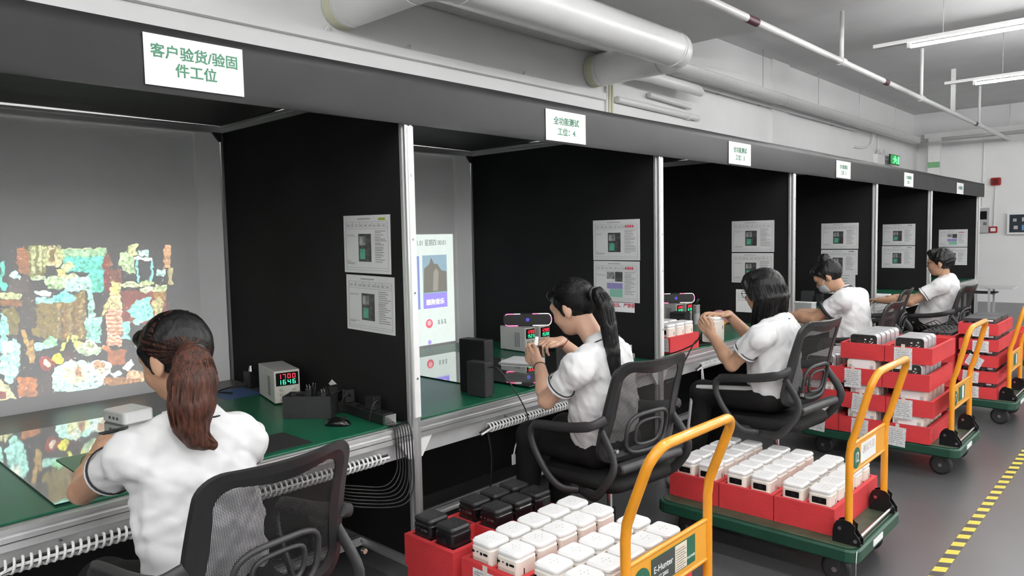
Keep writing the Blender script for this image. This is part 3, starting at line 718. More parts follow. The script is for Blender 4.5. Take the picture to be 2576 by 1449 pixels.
GI = lit('grey_text', '8a9490', .35)
text_mesh('clock_text', '01.01 星期四 00:01', .052, GI, t, (.001, 3.54-3.2, 1.518-.745), SIGNROT, xscale=.75)
text_mesh('card_title', '酷狗音乐', .045, lit('white', 'ffffff', .9), t, (.0018, 3.572-3.2, 1.072-.745), SIGNROT, bold=.0015)
mb = MB()
for k in range(3):
    y = 3.59+k*.032-3.2
    for q in range(3): mb.box((.0005, y, .905+q*.012-.745), (.0009, y+.024-.004*q, .909+q*.012-.745))
    mb.box((.0005, y+.01, .9-.745), (.0009, y+.014, .937-.745))
mb.build('small_text', GI, t)
# ================================================================ platform trolleys
ORANGE = mat('orange_painted_steel', sr('e2951f'), .35, 0, .1, 6, coat=.3)
ORANGED = mat('orange_panel', sr('dd9a2c'), .42, 0, .06, 6)
DECK = mat('green_deck_plastic', sr('14402f'), .45, 0, .12, 10)
DECKTOP = mat('ribbed_deck_top', sr('3c4a38'), .5, 0, .3, 14)
RUBBER = mat('black_rubber', (.015, .015, .015), .55)
FOAM = mat('red_foam', sr('c83438'), .72, 0, .07, 9, .25, 120)
SIGNG = mat('sign_green', sr('1f5c44'), .5)
CREAM = mat('cream_plastic', (.8, .74, .66), .45, 0, .03)
BWHITE = mat('white_gloss_plastic', (.86, .86, .85), .3, 0, .02)
def arc(c, a0, a1, r, n=6):
    return [(c[0]+r*math.cos(R(a0+(a1-a0)*k/n)), c[1]+r*math.sin(R(a0+(a1-a0)*k/n))) for k in range(n+1)]
def trolley(loc, label, bend=.64, top=.955, lean=.1, pz=(.5, .625), rz=0, number=None, sticker=None, full=True):
    t = thing('platform_trolley', label, 'trolley', loc, rz)
    L, Wd = .49, .32
    MB().rbox((-L, -Wd, .135), (L, Wd, .195), .05, .008).build('deck', DECK, t)
    MB().rbox((-L+.02, -Wd+.02, .195), (L-.02, Wd-.02, .2), .04, .002).build('deck_pad', DECKTOP, t)
    MB().box((L-.001, -.11, .155), (L+.003, .02, .182)).build('maker_plate', PAPER, t)
    for sx in (-1, 1):
        for sy in (-1, 1):
            w = MB(); cx, cy = sx*.36, sy*.22
            o = MB().box((cx-.04, cy-.035, .122), (cx+.04, cy+.035, .135)).build('caster_plate', STEEL, t)
            for s in (-1, 1): MB().prism([(cx-.035, .122), (cx+.035, .122), (cx+.03, .06), (cx+.012, .045), (cx-.005, .06)], 1, cy+s*.022-.002, cy+s*.022+.002).build('fork', BLACKM, o)
            wc = (cx+.012, cy, .064)
            wm = MB(); prof = [(-.017, .05), (-.015, .06), (-.006, .064), (.006, .064), (.015, .06), (.017, .05)]
            wm.loops([[(wc[0]+r*math.cos(2*math.pi*j/24), cy+u, wc[2]+r*math.sin(2*math.pi*j/24)) for j in range(24)] for u, r in prof])
            wo = wm.build('wheel', RUBBER, t)
            MB().cyl((wc[0], cy-.0185, wc[2]), (wc[0], cy+.0185, wc[2]), .042, 20).build('wheel_disc', BLACKM, wo)
            MB().cyl((wc[0], cy-.03, wc[2]), (wc[0], cy+.03, wc[2]), .012, 10).build('axle', STEEL, wo)
    hx, hy, r = .43, .245, .016
    # handle: one bent tube
    pts = [(hx, -hy, .24), (hx, -hy, bend-.05), (hx+.006, -hy, bend), (hx+.022, -hy, bend+.045)]
    u = Vector((lean, 0, top-bend)).normalized()
    e = Vector((hx+lean, 0, top)); c0 = .07
    side = [e-u*c0+Vector((0, -hy, 0))]
    cr = []
    for k in range(7):
        a = math.pi/2*k/6
        cr.append(e-u*c0*(1-math.sin(a))+Vector((0, -hy+c0*(1-math.cos(a)), 0)))
    half = [Vector(p) for p in pts]+cr
    full_p = half+[Vector((p.x, -p.y, p.z)) for p in reversed(half)]
    MB().tube(full_p, r, 14).build('handle', ORANGE, t)
    pn = MB().box((hx-.004, -hy, pz[0]), (hx+.004, hy, pz[1])).build('handle_panel', ORANGED, t)
    for z in pz: MB().cyl((hx, -hy, z), (hx, hy, z), .008, 8).build('panel_hem', ORANGE, pn)
    if number:
        MB().tube([(hx+.0045, -hy+.075, (pz[0]+pz[1])/2-.005), (hx+.006, -hy+.075, (pz[0]+pz[1])/2-.005)], .047, 24).build('number_disc', SIGNG, pn)
        text_mesh('number', number, .062, PAPER, pn, (hx+.0066, -hy+.075, (pz[0]+pz[1])/2-.005), SIGNROT, bold=.001, xscale=.8)
    if sticker == 'paper':
        MB().box((hx+.0045, -.115, pz[0]+.02), (hx+.006, .09, pz[1]-.018)).build('paper_label', PAPER, pn)
        text_mesh('lettering', '测试专用', .042, mat('faint_print', (.6, .55, .5), .6), pn, (hx+.0066, -.01, (pz[0]+pz[1])/2+.012), SIGNROT)
    if sticker == 'brand':
        s = MB().box((hx+.0045, -.115, pz[0]+.025), (hx+.006, .15, pz[1]-.02)).build('maker_sticker', SIGNG, pn)
        MB().box((hx+.006, -.112, pz[0]+.028), (hx+.0064, .02, pz[1]-.023)).build('dark_field', mat('sticker_grey', (.05, .055, .05), .5), pn)
        MB().box((hx+.0061, .022, pz[0]+.028), (hx+.0066, .095, pz[1]-.023)).build('instruction_field', mat('sticker_cream', (.7, .62, .5), .6), pn)
        mb = MB()
        for k in range(9): mb.box((hx+.0066, .027, pz[0]+.033+k*.008), (hx+.007, .08+.01*(k % 2), pz[0]+.0345+k*.008))
        tag(mb.build('fine_print', INK, pn), kind='stuff')
        text_mesh('brand_text', 'E-Hunter', .03, PAPER, pn, (hx+.0068, -.048, pz[0]+.078), SIGNROT)
        text_mesh('brand_text', 'FT 2002', .017, PAPER, pn, (hx+.0068, -.048, pz[0]+.05), SIGNROT)
        text_mesh('brand_text', 'PARTNER', .012, PAPER, pn, (hx+.0068, .122, pz[0]+.05), SIGNROT)
    if sticker == 'small':
        MB().box((hx+.0045, -.09, pz[0]+.03), (hx+.006, .07, pz[1]-.02)).build('maker_sticker', SIGNG, pn)
        MB().box((hx+.006, .0, pz[0]+.035), (hx+.0066, .045, pz[1]-.025)).build('paper_label', PAPER, pn)
    for s in (-1, 1):   # cheek brackets that carry the folding handle
        poly = [(hx-.06, .2), (hx+.055, .2), (hx+.055, .225), (hx+.03, .262)]+[(hx-.01+.045*math.cos(R(a)), .275+.03*math.sin(R(a))) for a in (20, 60, 100, 140, 180)]+[(hx-.06, .25)]
        for k in (-1, 1):
            yy = s*hy+k*.02
            br = MB().prism(poly, 1, yy-.002, yy+.002).build('bracket', BLACKG, t)
            for q in ((hx-.03, .265), (hx+.035, .222)):
                MB().cyl((q[0], yy-.006, q[1]), (q[0], yy+.006, q[1]), .008, 10).build('bolt', STEEL, br)
    MB().cyl((hx+.035, -hy, .222), (hx+.035, hy, .222), .008, 10).build('pivot_rod', STEEL, t)
    return t

# ---- foam tray with two columns of pockets
def tray_mesh(h=.12, w=.272, d=.6, cols=2, rows=5, wall=.02, floor=.04):
    mb = MB(); x, y = w/2, d/2
    mb.box((-x, -y, 0), (x, y, floor))
    mb.box((-x, -y, floor), (-x+wall, y, h)); mb.box((x-wall, -y, floor), (x, y, h))
    mb.box((-x+wall, -y, floor), (x-wall, -y+wall, h)); mb.box((-x+wall, y-wall, floor), (x-wall, y, h))
    pw, pd = (w-2*wall-.012*(cols-1))/cols, (d-2*wall-.01*(rows-1))/rows      # equal pockets
    for c in range(1, cols):
        u = -x+wall+c*pw+(c-1)*.012; mb.box((u, -y+wall, floor), (u+.012, y-wall, h-.001))
    for r in range(1, rows):
        v = -y+wall+r*pd+(r-1)*.01
        for c in range(cols):
            a = -x+wall+c*(pw+.012); mb.box((a, v, floor), (a+pw, v+.01, h-.001))
    return mb
TRAYS = {}
def tray(loc, label, h=.12, w=.272, d=.6, cols=2, rows=5, rz=0, group=None):
    key = (h, w, d, cols, rows)
    if key not in TRAYS:
        o = tray_mesh(h, w, d, cols, rows).build('foam_tray', FOAM); TRAYS[key] = o
    else:
        o = TRAYS[key].copy(); COL.objects.link(o)
    o.location = loc; o.rotation_euler = (0, 0, rz)
    for k in ('group',):
        if k in o: del o[k]
    return tag(o, label, 'foam tray', group)
FORMP = mat('printed_form_paper', (.68, .68, .68), .6, 0, .25, 90)
def slip(loc, label, w=.1, h=.115, tilt=0, tape=True):
    # printed traveller form taped to the -Y face of a tray
    t = thing('traveller_form', label, 'paper slip', loc); t.rotation_euler = (0, tilt, 0)
    MB().box((-w/2, -.002, -h), (w/2, -.0008, 0)).build('paper', FORMP, t)
    mb = MB()
    for k in range(8): mb.box((-w*.42, -.0025, -h*.14-k*h*.1), (w*(.2+.22*((k*37) % 5)/5), -.002, -h*.14-k*h*.1+.0025))
    tag(mb.build('print_text', INKG, t), kind='stuff')
    if tape: MB().box((-.011, -.0032, -.02), (.011, -.002, .022)).build('tape', mat('masking_tape', (.7, .62, .55), .5), t)
    return t

# ---- cube projector
def cube_projector(white=True):
    t = thing('cube_projector', 'x', 'projector')
    body, cap, port = (CREAM, BWHITE, BLACKG) if white else (BLACKG, BLACK, BLACKM)
    MB().rbox((-.05, -.05, 0), (.05, .05, .127), .017, .004, 4).build('body', body, t)
    MB().rbox((-.0465, -.0465, .1255), (.0465, .0465, .1305), .014, .0005, 4).build('seam', cap, t)
    lid = MB().rbox((-.05, -.05, .129), (.05, .05, .15), .019, .007, 4).build('lid', cap, t)
    DOT = mat('touch_dot', (.55, .55, .55), .5) if white else mat('dark_dot', (.06, .06, .06), .4)
    for q in ((0, 0), (.016, 0), (-.016, 0), (0, .016), (0, -.016)):
        MB().tube([(q[0], q[1], .15), (q[0], q[1], .1505)], .0028, 6).build('touch_key', DOT, lid)
    wn = MB().rbox((-.032, -.0515, .085), (.032, -.0495, .114), .004, .0005, 2, axis=1).build('lens_window', BLACKG, t)
    MB().tube([(.004, -.0516, .0995), (.004, -.0525, .0995)], .009, 12).build('lens', mat('lens_glass', (.02, .015, .02), .08), wn)
    for a, b, hh in ((-.042, -.03, .008), (-.02, -.011, .004), (-.002, .008, .01), (.013, .034, .008)):
        MB().rbox((-b, .0495, .112-hh), (-a, .0512, .112), .002, .0003, 2, axis=1).build('port', BLACKG if white else DOT, t)
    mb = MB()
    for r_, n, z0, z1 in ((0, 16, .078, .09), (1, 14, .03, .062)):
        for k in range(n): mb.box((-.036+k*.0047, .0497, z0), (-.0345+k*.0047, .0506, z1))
    tag(mb.build('vent_slot_shade_strips', mat('vent_shade_grey', (.22, .19, .17), .7) if white else BLACKM, t), kind='stuff')  # shade inside the vent openings, painted as raised grey-brown strips
    for s in (-1, 1):
        MB().rbox((s*.0495-.001, .016, .075), (s*.0495+.001, .021, .098), .002, .0003, 2, axis=0).build('side_slot', BLACKG, t)
    return t
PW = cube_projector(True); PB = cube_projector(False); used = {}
def put(proto, loc, rz, label, group):
    if proto.name not in used:
        used[proto.name] = 1; o = proto
        o.location = loc; o.rotation_euler = (0, 0, rz); o['label'] = label; o['group'] = group
        return o
    return dup(proto, loc, rz, label, group)
def cells(cx, cy, w=.272, d=.6, rows=5):
    pw, pd = (w-.04-.012)/2, (d-.04-.01*(rows-1))/rows
    return [[(cx-w/2+.02+pw/2+c*(pw+.012), cy-d/2+.02+pd/2+r*(pd+.01)) for r in range(rows)] for c in range(2)]

# trolley 1: black and white projectors
trolley((-1.6, 1.95, 0), 'orange handled trolley numbered 1 carrying black and white cube projectors', .715, .955, .1, (.445, .582), 0, '1', 'brand')
WHO = ['outermost on trolley 1, holding black projectors', 'in the middle of trolley 1, holding white projectors', 'next to the handle of trolley 1, holding white projectors']
for k, x in enumerate((-2.0, -1.684, -1.398)):
    tray((x if k else -1.985, 1.953, .2003), 'red foam tray in the lower layer of trolley 1, '+['outer end', 'middle', 'handle end'][k])
    tray((x, 1.953, .3205), 'red foam tray '+WHO[k])
cc = cells(-2.0, 1.953)
for c in range(2):
    for r in (0, 2, 3, 4):
        x, y = cc[c][r]
        put(PB, (x, y, .361), R(180 if (c == 0 or r > 1) else 0)+R(random.uniform(-.7, .7)), 'black cube projector in the outermost foam tray of trolley 1', 'black cube projectors on trolley 1')
for k, x in ((1, -1.684), (2, -1.398)):
    cc = cells(x, 1.953)
    for c in range(2):
        for r in range(5):
            X, Y = cc[c][r]
            put(PW, (X, Y, .361), R(180)+R(random.uniform(-.7, .7)), 'white cube projector with ports, in the %s foam tray of trolley 1' % ('middle' if k == 1 else 'handle side'),
                'white projectors in the %s tray of trolley 1' % ('middle' if k == 1 else 'handle side'))
slip((-1.70, 1.652, .425), 'grey printed form taped to the middle tray of trolley 1', .12, .09)

# trolley 2: number 12
trolley((-1.47, 3.45, 0), 'orange handled trolley numbered 12 carrying white cube projectors', .64, .955, .1, (.5, .625), 0, '12', 'paper')
NM = ['outer', 'middle', 'handle side']
for k, x in enumerate((-1.80, -1.522, -1.245)):
    tray((x, 3.53, .2005), 'red foam tray of white projectors on trolley 12, '+['outer end', 'middle one', 'next to the handle'][k])
    cc = cells(x, 3.53)
    for c in range(2):
        for r in range(5):
            X, Y = cc[c][r]
            put(PW, (X, Y, .2415), R(random.uniform(-.7, .7)), 'white cube projector with black lens window in the %s tray of trolley 12' % NM[k], 'white projectors in the %s tray of trolley 12' % NM[k])
tag(MB().tube(spline([(-.985, 3.14, .2), (-.98, 3.115, .15), (-.98, 3.11, .02), (-.97, 3.09, .004), (-.93, 3.03, .004)]), .0025, 6).build('drag_chain', STEEL),
    'thin earthing chain hanging from trolley 12 to the floor', 'chain')

# ---- silver projector housings and cream ones for the stacked trolley
SILVER = mat('silver_housing', (.55, .55, .56), .35, .3, .05)
PCB = mat('dark_circuit', (.02, .022, .02), .4, 0, .6, 60)
def housing(cream=False):
    t = thing('projector_housing', 'x', 'projector housing')
    w, h, d = .088, .1256, .037
    MB().rbox((-w, -d, 0), (w, d, h), .026, .003, 5, axis=1).build('shell', CREAM if cream else SILVER, t)
    if cream:
        MB().rbox((-w+.03, -d-.001, .02), (w-.03, -d, h-.012), .008, .0004, 2, axis=1).build('front_plate', BWHITE, t)
        for s in (-1, 1): MB().box((s*(w-.022)-.011, -d-.0012, .03), (s*(w-.022)+.011, -d, .085)).build('grey_pad', GBOX, t)
    else:
        f = MB().rbox((-w+.006, -d-.001, .006), (w-.006, -d, h-.006), .021, .0004, 5, axis=1).build('open_front', PCB, t)
        rnd = random.Random(4)
        for k in range(16):
            a, b, s = rnd.uniform(-w+.02, w-.03), rnd.uniform(.045, h-.02), rnd.uniform(.002, .006)
            MB().box((a-s, -d-.003, b-s*.7), (a+s, -d-.001, b+s*.7)).build('component', WHITE if k % 3 else STEEL, f)
        MB().tube(spline([(0, -d-.003, .06), (.03, -d-.004, .055), (.06, -d-.003, .075)]), .002, 6).build('ribbon_wire', WCABLE, f)
    return t
HS = housing(False); HC = housing(True)
trolley((-1.48, 5.33, 0), 'orange handled trolley numbered 7 stacked with trays of silver housings', .62, .945, .09, (.42, .56), 0, '7', 'small')
ZT = (.2005, .366, .532, .698)
SN = ['handle side', 'middle', 'outer']
for si, (x, ny) in enumerate(((-1.286, 3), (-1.562, 5), (-1.838, 5))):
    for li, z in enumerate(ZT):
        if si == 2 and li == 3: continue
        ox, oy = ((0, 0), (.012, .01), (-.008, .0), (0, .02))[li] if si < 2 else (0, 0)
        tray((x+ox, 5.31+oy, z), 'red foam tray in the %s stack of trolley 7, %s layer' % (SN[si], ['bottom', 'second', 'third', 'top'][li]), .105, .272, .6, 1, 1)
        top = li == 3 or (si == 2 and li == 2)
        nn = (3 if si == 0 else 5) if top else 5
        cream = (not top) and not (si == 0 and li == 2)
        for k in range(nn):
            put(HC if cream else HS, (x+ox, 5.075+oy+k*.1, z+.0405), 0,
                ('cream' if cream else 'silver open fronted')+' projector housing in the %s layer %s tray of trolley 7' % (['bottom', 'second', 'third', 'top'][li], SN[si]),
                'housings in the %s %s tray of trolley 7' % (['bottom', 'second', 'third', 'top'][li], SN[si]))
for si, li, dx_, dz_, ti in ((0, 3, -.03, .1, 0), (0, 1, -.02, .1, 0), (0, 0, -.05, .085, R(3)), (1, 2, -.05, .1, 0), (1, 1, .0, .1, R(4)), (1, 0, .0, .1, R(3)), (2, 0, 0, .1, R(3))):
    xx = (-1.286, -1.562, -1.838)[si]; oy = (0, .01, 0, .02)[li]
    slip((xx+dx_, 5.01+oy if si < 2 else 5.01, ZT[li]+dz_), 'printed form on the %s layer of the %s stack of trolley 7' % (['bottom', 'second', 'third', 'top'][li], SN[si]), .105, .125 if li < 3 else .14, ti)

# ---- trolley 4: flat black players
trolley((-1.43, 6.95, 0), 'orange handled trolley stacked with five tray layers of flat black players', .62, .945, .09, (.42, .56), 0, None, 'small')
DARKM = mat('dark_grey_metal', (.045, .045, .048), .4, .2)
def player():
    t = thing('flat_player', 'x', 'player')
    MB().rbox((-.108, -.134, 0), (.108, .134, .043), .006, .003, 2).build('case', DARKM, t)
    for k in range(4): MB().box((-.095+k*.045, -.1355, .008), (-.07+k*.045, -.134, .018)).build('port', BLACKG, t)
    MB().box((.06, -.1358, .024), (.095, -.134, .036)).build('rating_label', PAPER, t)
    return t
FP = player()
Z4 = (.2005, .327, .4535, .58, .7065); N5 = ['bottom', 'second', 'middle', 'fourth', 'top']
for li, z in enumerate(Z4):
    tray((-1.205+.006*(li % 2), 6.96, z), 'red foam tray, %s layer of the five high stack' % N5[li], .09, .27, .62, 1, 1)
    for yy in (6.812, 7.106):          # two deep, two high: they carry the tray above
        for q in range(2):
            put(FP, (-1.205+.006*(li % 2), yy, z+.0402+.0431*q), 0, 'flat black player lying in the %s tray of the five high stack' % N5[li], 'flat players on the five high stack')
    slip((-1.205+(-.04, -.04, .0, .02, .02)[li], 6.65, z+(.092, .085, .08, .08, .075)[li]), 'printed form on the %s layer of the five high stack' % N5[li], .11, .09, (0, R(4), R(25), 0, R(2))[li])
for li, z in enumerate((.2005, .3208, .4411, .5614)):
    tray((-1.5, 6.96, z), 'red foam tray, %s layer of the cable box stack' % N5[li], .12, .27, .62, 1, 1)
def cable_box():
    t = thing('cable_box', 'x', 'electronics box')
    MB().rbox((-.053, -.045, 0), (.053, .045, .1), .006, .003, 2).build('case', BLACKM, t)
    MB().tube(spline([(0, -.03, .1), (-.02, -.045, .13), (-.05, -.05, .15), (-.09, -.035, .125), (-.085, -.0, .1035)]), .003, 6).build('lead', CABLE, t)
    for k in range(3): MB().box((-.045+k*.033, -.0465, .07), (-.025+k*.033, -.045, .085)).build('port', STEEL, t)
    return t
CBX = cable_box()
for c in range(2):
    for r in range(5):
        put(CBX, (-1.557+c*.114, 6.735+r*.11, .6018), 0, 'black electronics box with looped lead on the fourth layer tray', 'black boxes with leads behind trolley 7')
# trolley 5, at the picture edge further down the aisle
trolley((-1.12, 9.2, 0), 'orange handled trolley furthest along the aisle with a short tray stack', .62, .945, .09, (.42, .56), 0, None, 'small')
for li, z in enumerate((.2005, .2908, .3811)):
    tray((-1.2, 9.2, z), 'red foam tray, %s one on the furthest trolley' % ['lowest', 'middle', 'uppermost'][li], .09, .27, .58, 1, 1)

# ================================================================ striped floor tape
TY = mat('tape_yellow', sr('cfc23c'), .4, 0, .06); TB = mat('tape_black', (.028, .024, .026), .4, 0, .2)
tp = thing('floor_tape', 'yellow and black striped warning tape stuck along the floor', 'floor tape', (-.785, 0, 0))
pitch = .118
yt = MB().prism([(-.025, 0), (.025, .025), (.025, .025+pitch/2), (-.025, pitch/2)], 2, .0003, .0011).build('yellow_stripe', TY, tp)
bt = MB().prism([(-.025, 0), (.025, .025), (.025, .025+pitch/2), (-.025, pitch/2)], 2, .0003, .0011).build('black_stripe', TB, tp)
yt.location.y = 2.9; bt.location.y = 2.9+pitch/2
for k in range(1, 45):
    for src, off in ((yt, 0), (bt, pitch/2)):
        c = src.copy(); COL.objects.link(c); c.parent = tp; c.location.y = 2.9+k*pitch+off
# ================================================================ mesh-back office chairs
CH_F = mat('chair_frame_plastic', (.017, .017, .018), .38, 0, .1)
CH_D = mat('chair_dark_plastic', (.03, .03, .031), .5, 0, .15)
CH_S = mat('black_seat_fabric', (.008, .008, .008), .7, 0, .2, 60, .2, 400, spec=.3)
CHROME = mat('chrome', (.7, .7, .7), .15, 1)
def mesh_mat():
    m = bpy.data.materials.new('chair_mesh'); m.use_nodes = True; N = m.node_tree.nodes; L = m.node_tree.links; b = N['Principled BSDF']
    b.inputs['Base Color'].default_value = (.012, .012, .012, 1); b.inputs['Roughness'].default_value = .6
    tc = N.new('ShaderNodeTexCoord'); sp = N.new('ShaderNodeSeparateXYZ'); L.new(tc.outputs['Object'], sp.inputs[0])
    def M(op, a, v=None, b_=None):
        n = N.new('ShaderNodeMath'); n.operation = op; L.new(a, n.inputs[0])
        if v is not None: n.inputs[1].default_value = v
        if b_ is not None: L.new(b_, n.inputs[1])
        return n.outputs[0]
    k = 2*math.pi/.0062
    u = M('ADD', sp.outputs[1], b_=sp.outputs[2]); v = M('SUBTRACT', sp.outputs[1], b_=sp.outputs[2])
    su = M('SINE', M('MULTIPLY', u, k*.8)); sv = M('SINE', M('MULTIPLY', v, k*.8))
    mx = M('MULTIPLY', su, b_=sv)
    hole = M('GREATER_THAN', mx, .12)
    b.inputs['Alpha'].default_value = 1
    inv = M('SUBTRACT', hole, 0); n = N.new('ShaderNodeMath'); n.operation = 'SUBTRACT'; n.inputs[0].default_value = 1; L.new(hole, n.inputs[1])
    L.new(n.outputs[0], b.inputs['Alpha'])
    return m
CH_M = mesh_mat()
def chair():
    t = thing('office_chair', 'x', 'chair')
    def bx(y, z): return -.2-.28*(z-.6)+.025*math.sin((z-.55)*5)+.75*y*y     # curved, reclined back
    W1, W0, zt, zb = .232, .25, 1.0, .575
    def outline(ins, n=8):
        out = []; r = .07-ins*.6
        w1, w0, a, b = W1-ins, W0-ins, zt-ins, zb+ins*.8
        # top edge rises toward its ends
        for cx, cz, st in ((w1-r, a-r, 0), (-w1+r, a-r, 90), (-w0+r, b+r, 180), (w0-r, b+r, 270)):
            for k in range(n+1):
                g = R(st+90*k/n); y, z = cx+r*math.cos(g), cz+r*math.sin(g)
                out.append((y, z))
        res = []
        for i in range(len(out)):
            (y0, z0), (y1, z1) = out[i], out[(i+1) % len(out)]
            m_ = max(1, int(math.hypot(y1-y0, z1-z0)/.04))
            for k in range(m_): res.append((y0+(y1-y0)*k/m_, z0+(z1-z0)*k/m_))
        return [(y, z+(.16*y*y if z > .8 else 0)) for y, z in res]
    o1 = outline(0); rings = []
    prof = [(0, 0), (.004, -.012), (.03, -.012), (.06, -.004), (.06, .003), (.004, .008)]
    import copy
    ctr = (0, .78)
    pr_rings = []
    for y, z in o1:
        dy, dz = ctr[0]-y, ctr[1]-z; L = math.hypot(dy, dz); dy /= L; dz /= L
        pr_rings.append([Vector((bx(y+dy*a, z+dz*a)+b, y+dy*a, z+dz*a)) for a, b in prof])
    MB().loops(pr_rings, False, False, True).build('back_frame', CH_F, t)
    mb = MB(); n = 14; ins = .052
    vs = []; fs = []
    for i in range(n+1):
        z = zb+ins*.8+(zt-ins-zb-ins*.8+.008)*i/n; w = W0+(W1-W0)*(z-zb)/(zt-zb)-ins
        for j in range(n+1):
            y = -w+2*w*j/n; vs.append((bx(y, z), y, z))
    for i in range(n):
        for j in range(n): fs.append((i*(n+1)+j, i*(n+1)+j+1, (i+1)*(n+1)+j+1, (i+1)*(n+1)+j))
    mb.add(vs, fs, True).build('mesh_panel', CH_M, t)
    # lumbar support: nested rounded loops behind the mesh
    for s, r in ((1, .009), (.62, .007)):
        pts = []
        for k in range(24):
            g = 2*math.pi*k/24; y, z = .13*s*math.copysign(abs(math.cos(g))**.6, math.cos(g)), .69+.085*s*math.copysign(abs(math.sin(g))**.6, math.sin(g))
            pts.append((bx(y, z)-.02, y, z))
        MB().tube(pts, r, 8, closed=True).build('lumbar_support', CH_D, t)
    MB().rbox((-.26, -.2, .545), (-.2, .2, .585), .02, .006, axis=1).build('lower_bar', CH_D, t)
    # seat cushion
    mb = MB(); rings = []
    for h, ins in ((.445, .05), (.452, .015), (.475, 0), (.498, .006), (.51, .03), (.514, .09)):
        rg = []
        for cx, cy, st in ((.24-.09, .235-.09, 0), (-.22+.09, .225-.09, 90), (-.22+.09, -.225+.09, 180), (.24-.09, -.235+.09, 270)):
            for k in range(7):
                g = R(st+15*k); rg.append(Vector((cx+(.09-ins)*math.cos(g), cy+(.09-ins)*math.sin(g), h-(.02 if cx > 0 and h > .5 else 0))))
        rings.append(rg)
    mb.loops(rings, True).build('seat', CH_S, t)
    MB().rbox((-.12, -.1, .41), (.12, .1, .447), .02, .005).build('tilt_mechanism', CH_D, t)
    for s in (-1, 1):
        y = s*.285
        pts = spline([(bx(s*.2, .78)+.0, s*.235, .77), (-.16, y, .745), (-.02, y, .715), (.12, y, .70), (.19, y, .685), (.215, y, .64), (.19, s*.28, .57), (.12, s*.27, .48), (.06, s*.245, .432), (-.0, s*.2, .425)], 5)
        MB().tube(pts, [.02]*6+[.024]*14+[.017]*(len(pts)-20), 10, flat=.62).build('armrest', CH_D, t)
        br = MB().tube(spline([(bx(s*.2, .62), s*.232, .72), (-.25, s*.245, .6), (-.2, s*.25, .5), (-.12, s*.23, .435), (0, s*.19, .425)], 5), .021, 8, flat=.5).build('back_bracket', CH_D, t)
        MB().cyl((-.275, s*.25, .66), (-.262, s*.25, .66), .008, 10).build('bolt', CHROME, br)
    MB().cyl((0, 0, .1), (0, 0, .3), .026, 14).build('lift_sleeve', BLACK, t)
    MB().cyl((0, 0, .3), (0, 0, .41), .014, 12).build('gas_lift', CHROME, t)
    for k in range(5):
        g = R(72*k+20); c, s = math.cos(g), math.sin(g)
        lg = MB().tube([(0, 0, .115), (.1*c, .1*s, .115), (.27*c, .27*s, .075)], [.032, .03, .018], 8, flat=.8).build('base_leg', BLACK, t)
        cs = MB()
        for d in (-1, 1):
            px, py = .28*c-d*.014*s, .28*s+d*.014*c
            cs.cyl((px-.009*s*d, py+.009*c*d, .0275), (px+.009*s*d, py-.009*c*d, .0275), .0275, 14)
        cs.tube([(.28*c, .28*s, .03), (.28*c, .28*s, .07)], .012, 8)
        cs.build('caster', RUBBER, t)
    return t
CHAIR = chair()
# position, facing and seat height of every chair
def seat_chair(o, x, y, a, sz): o.location = (x, y, 0); o.rotation_euler = (0, 0, R(a)); o.scale = (1, 1, sz)
seat_chair(CHAIR, -1.95, .90, 185, 1.0); CHAIR['label'] = 'black mesh back office chair of the worker with the brown ponytail'
for x, y, a, sz, lab in ((-1.90, 2.65, 173, 1.03, 'black mesh back office chair of the worker with the long black ponytail'),
                         (-1.675, 3.95, 175, 1.08, 'black mesh back office chair of the worker with shoulder length hair'),
                         (-1.90, 6.05, 182, 1.0, 'black mesh back office chair under the worker with the hair bun'),
                         (-1.80, 8.12, 175, 1.0, 'black office chair of the man at the end of the row'),
                         (-2.16, 7.36, 185, 1.0, 'empty black office chair between the bun worker and the man')):
    seat_chair(dup(CHAIR, (x, y, 0), 0, lab), x, y, a, sz)
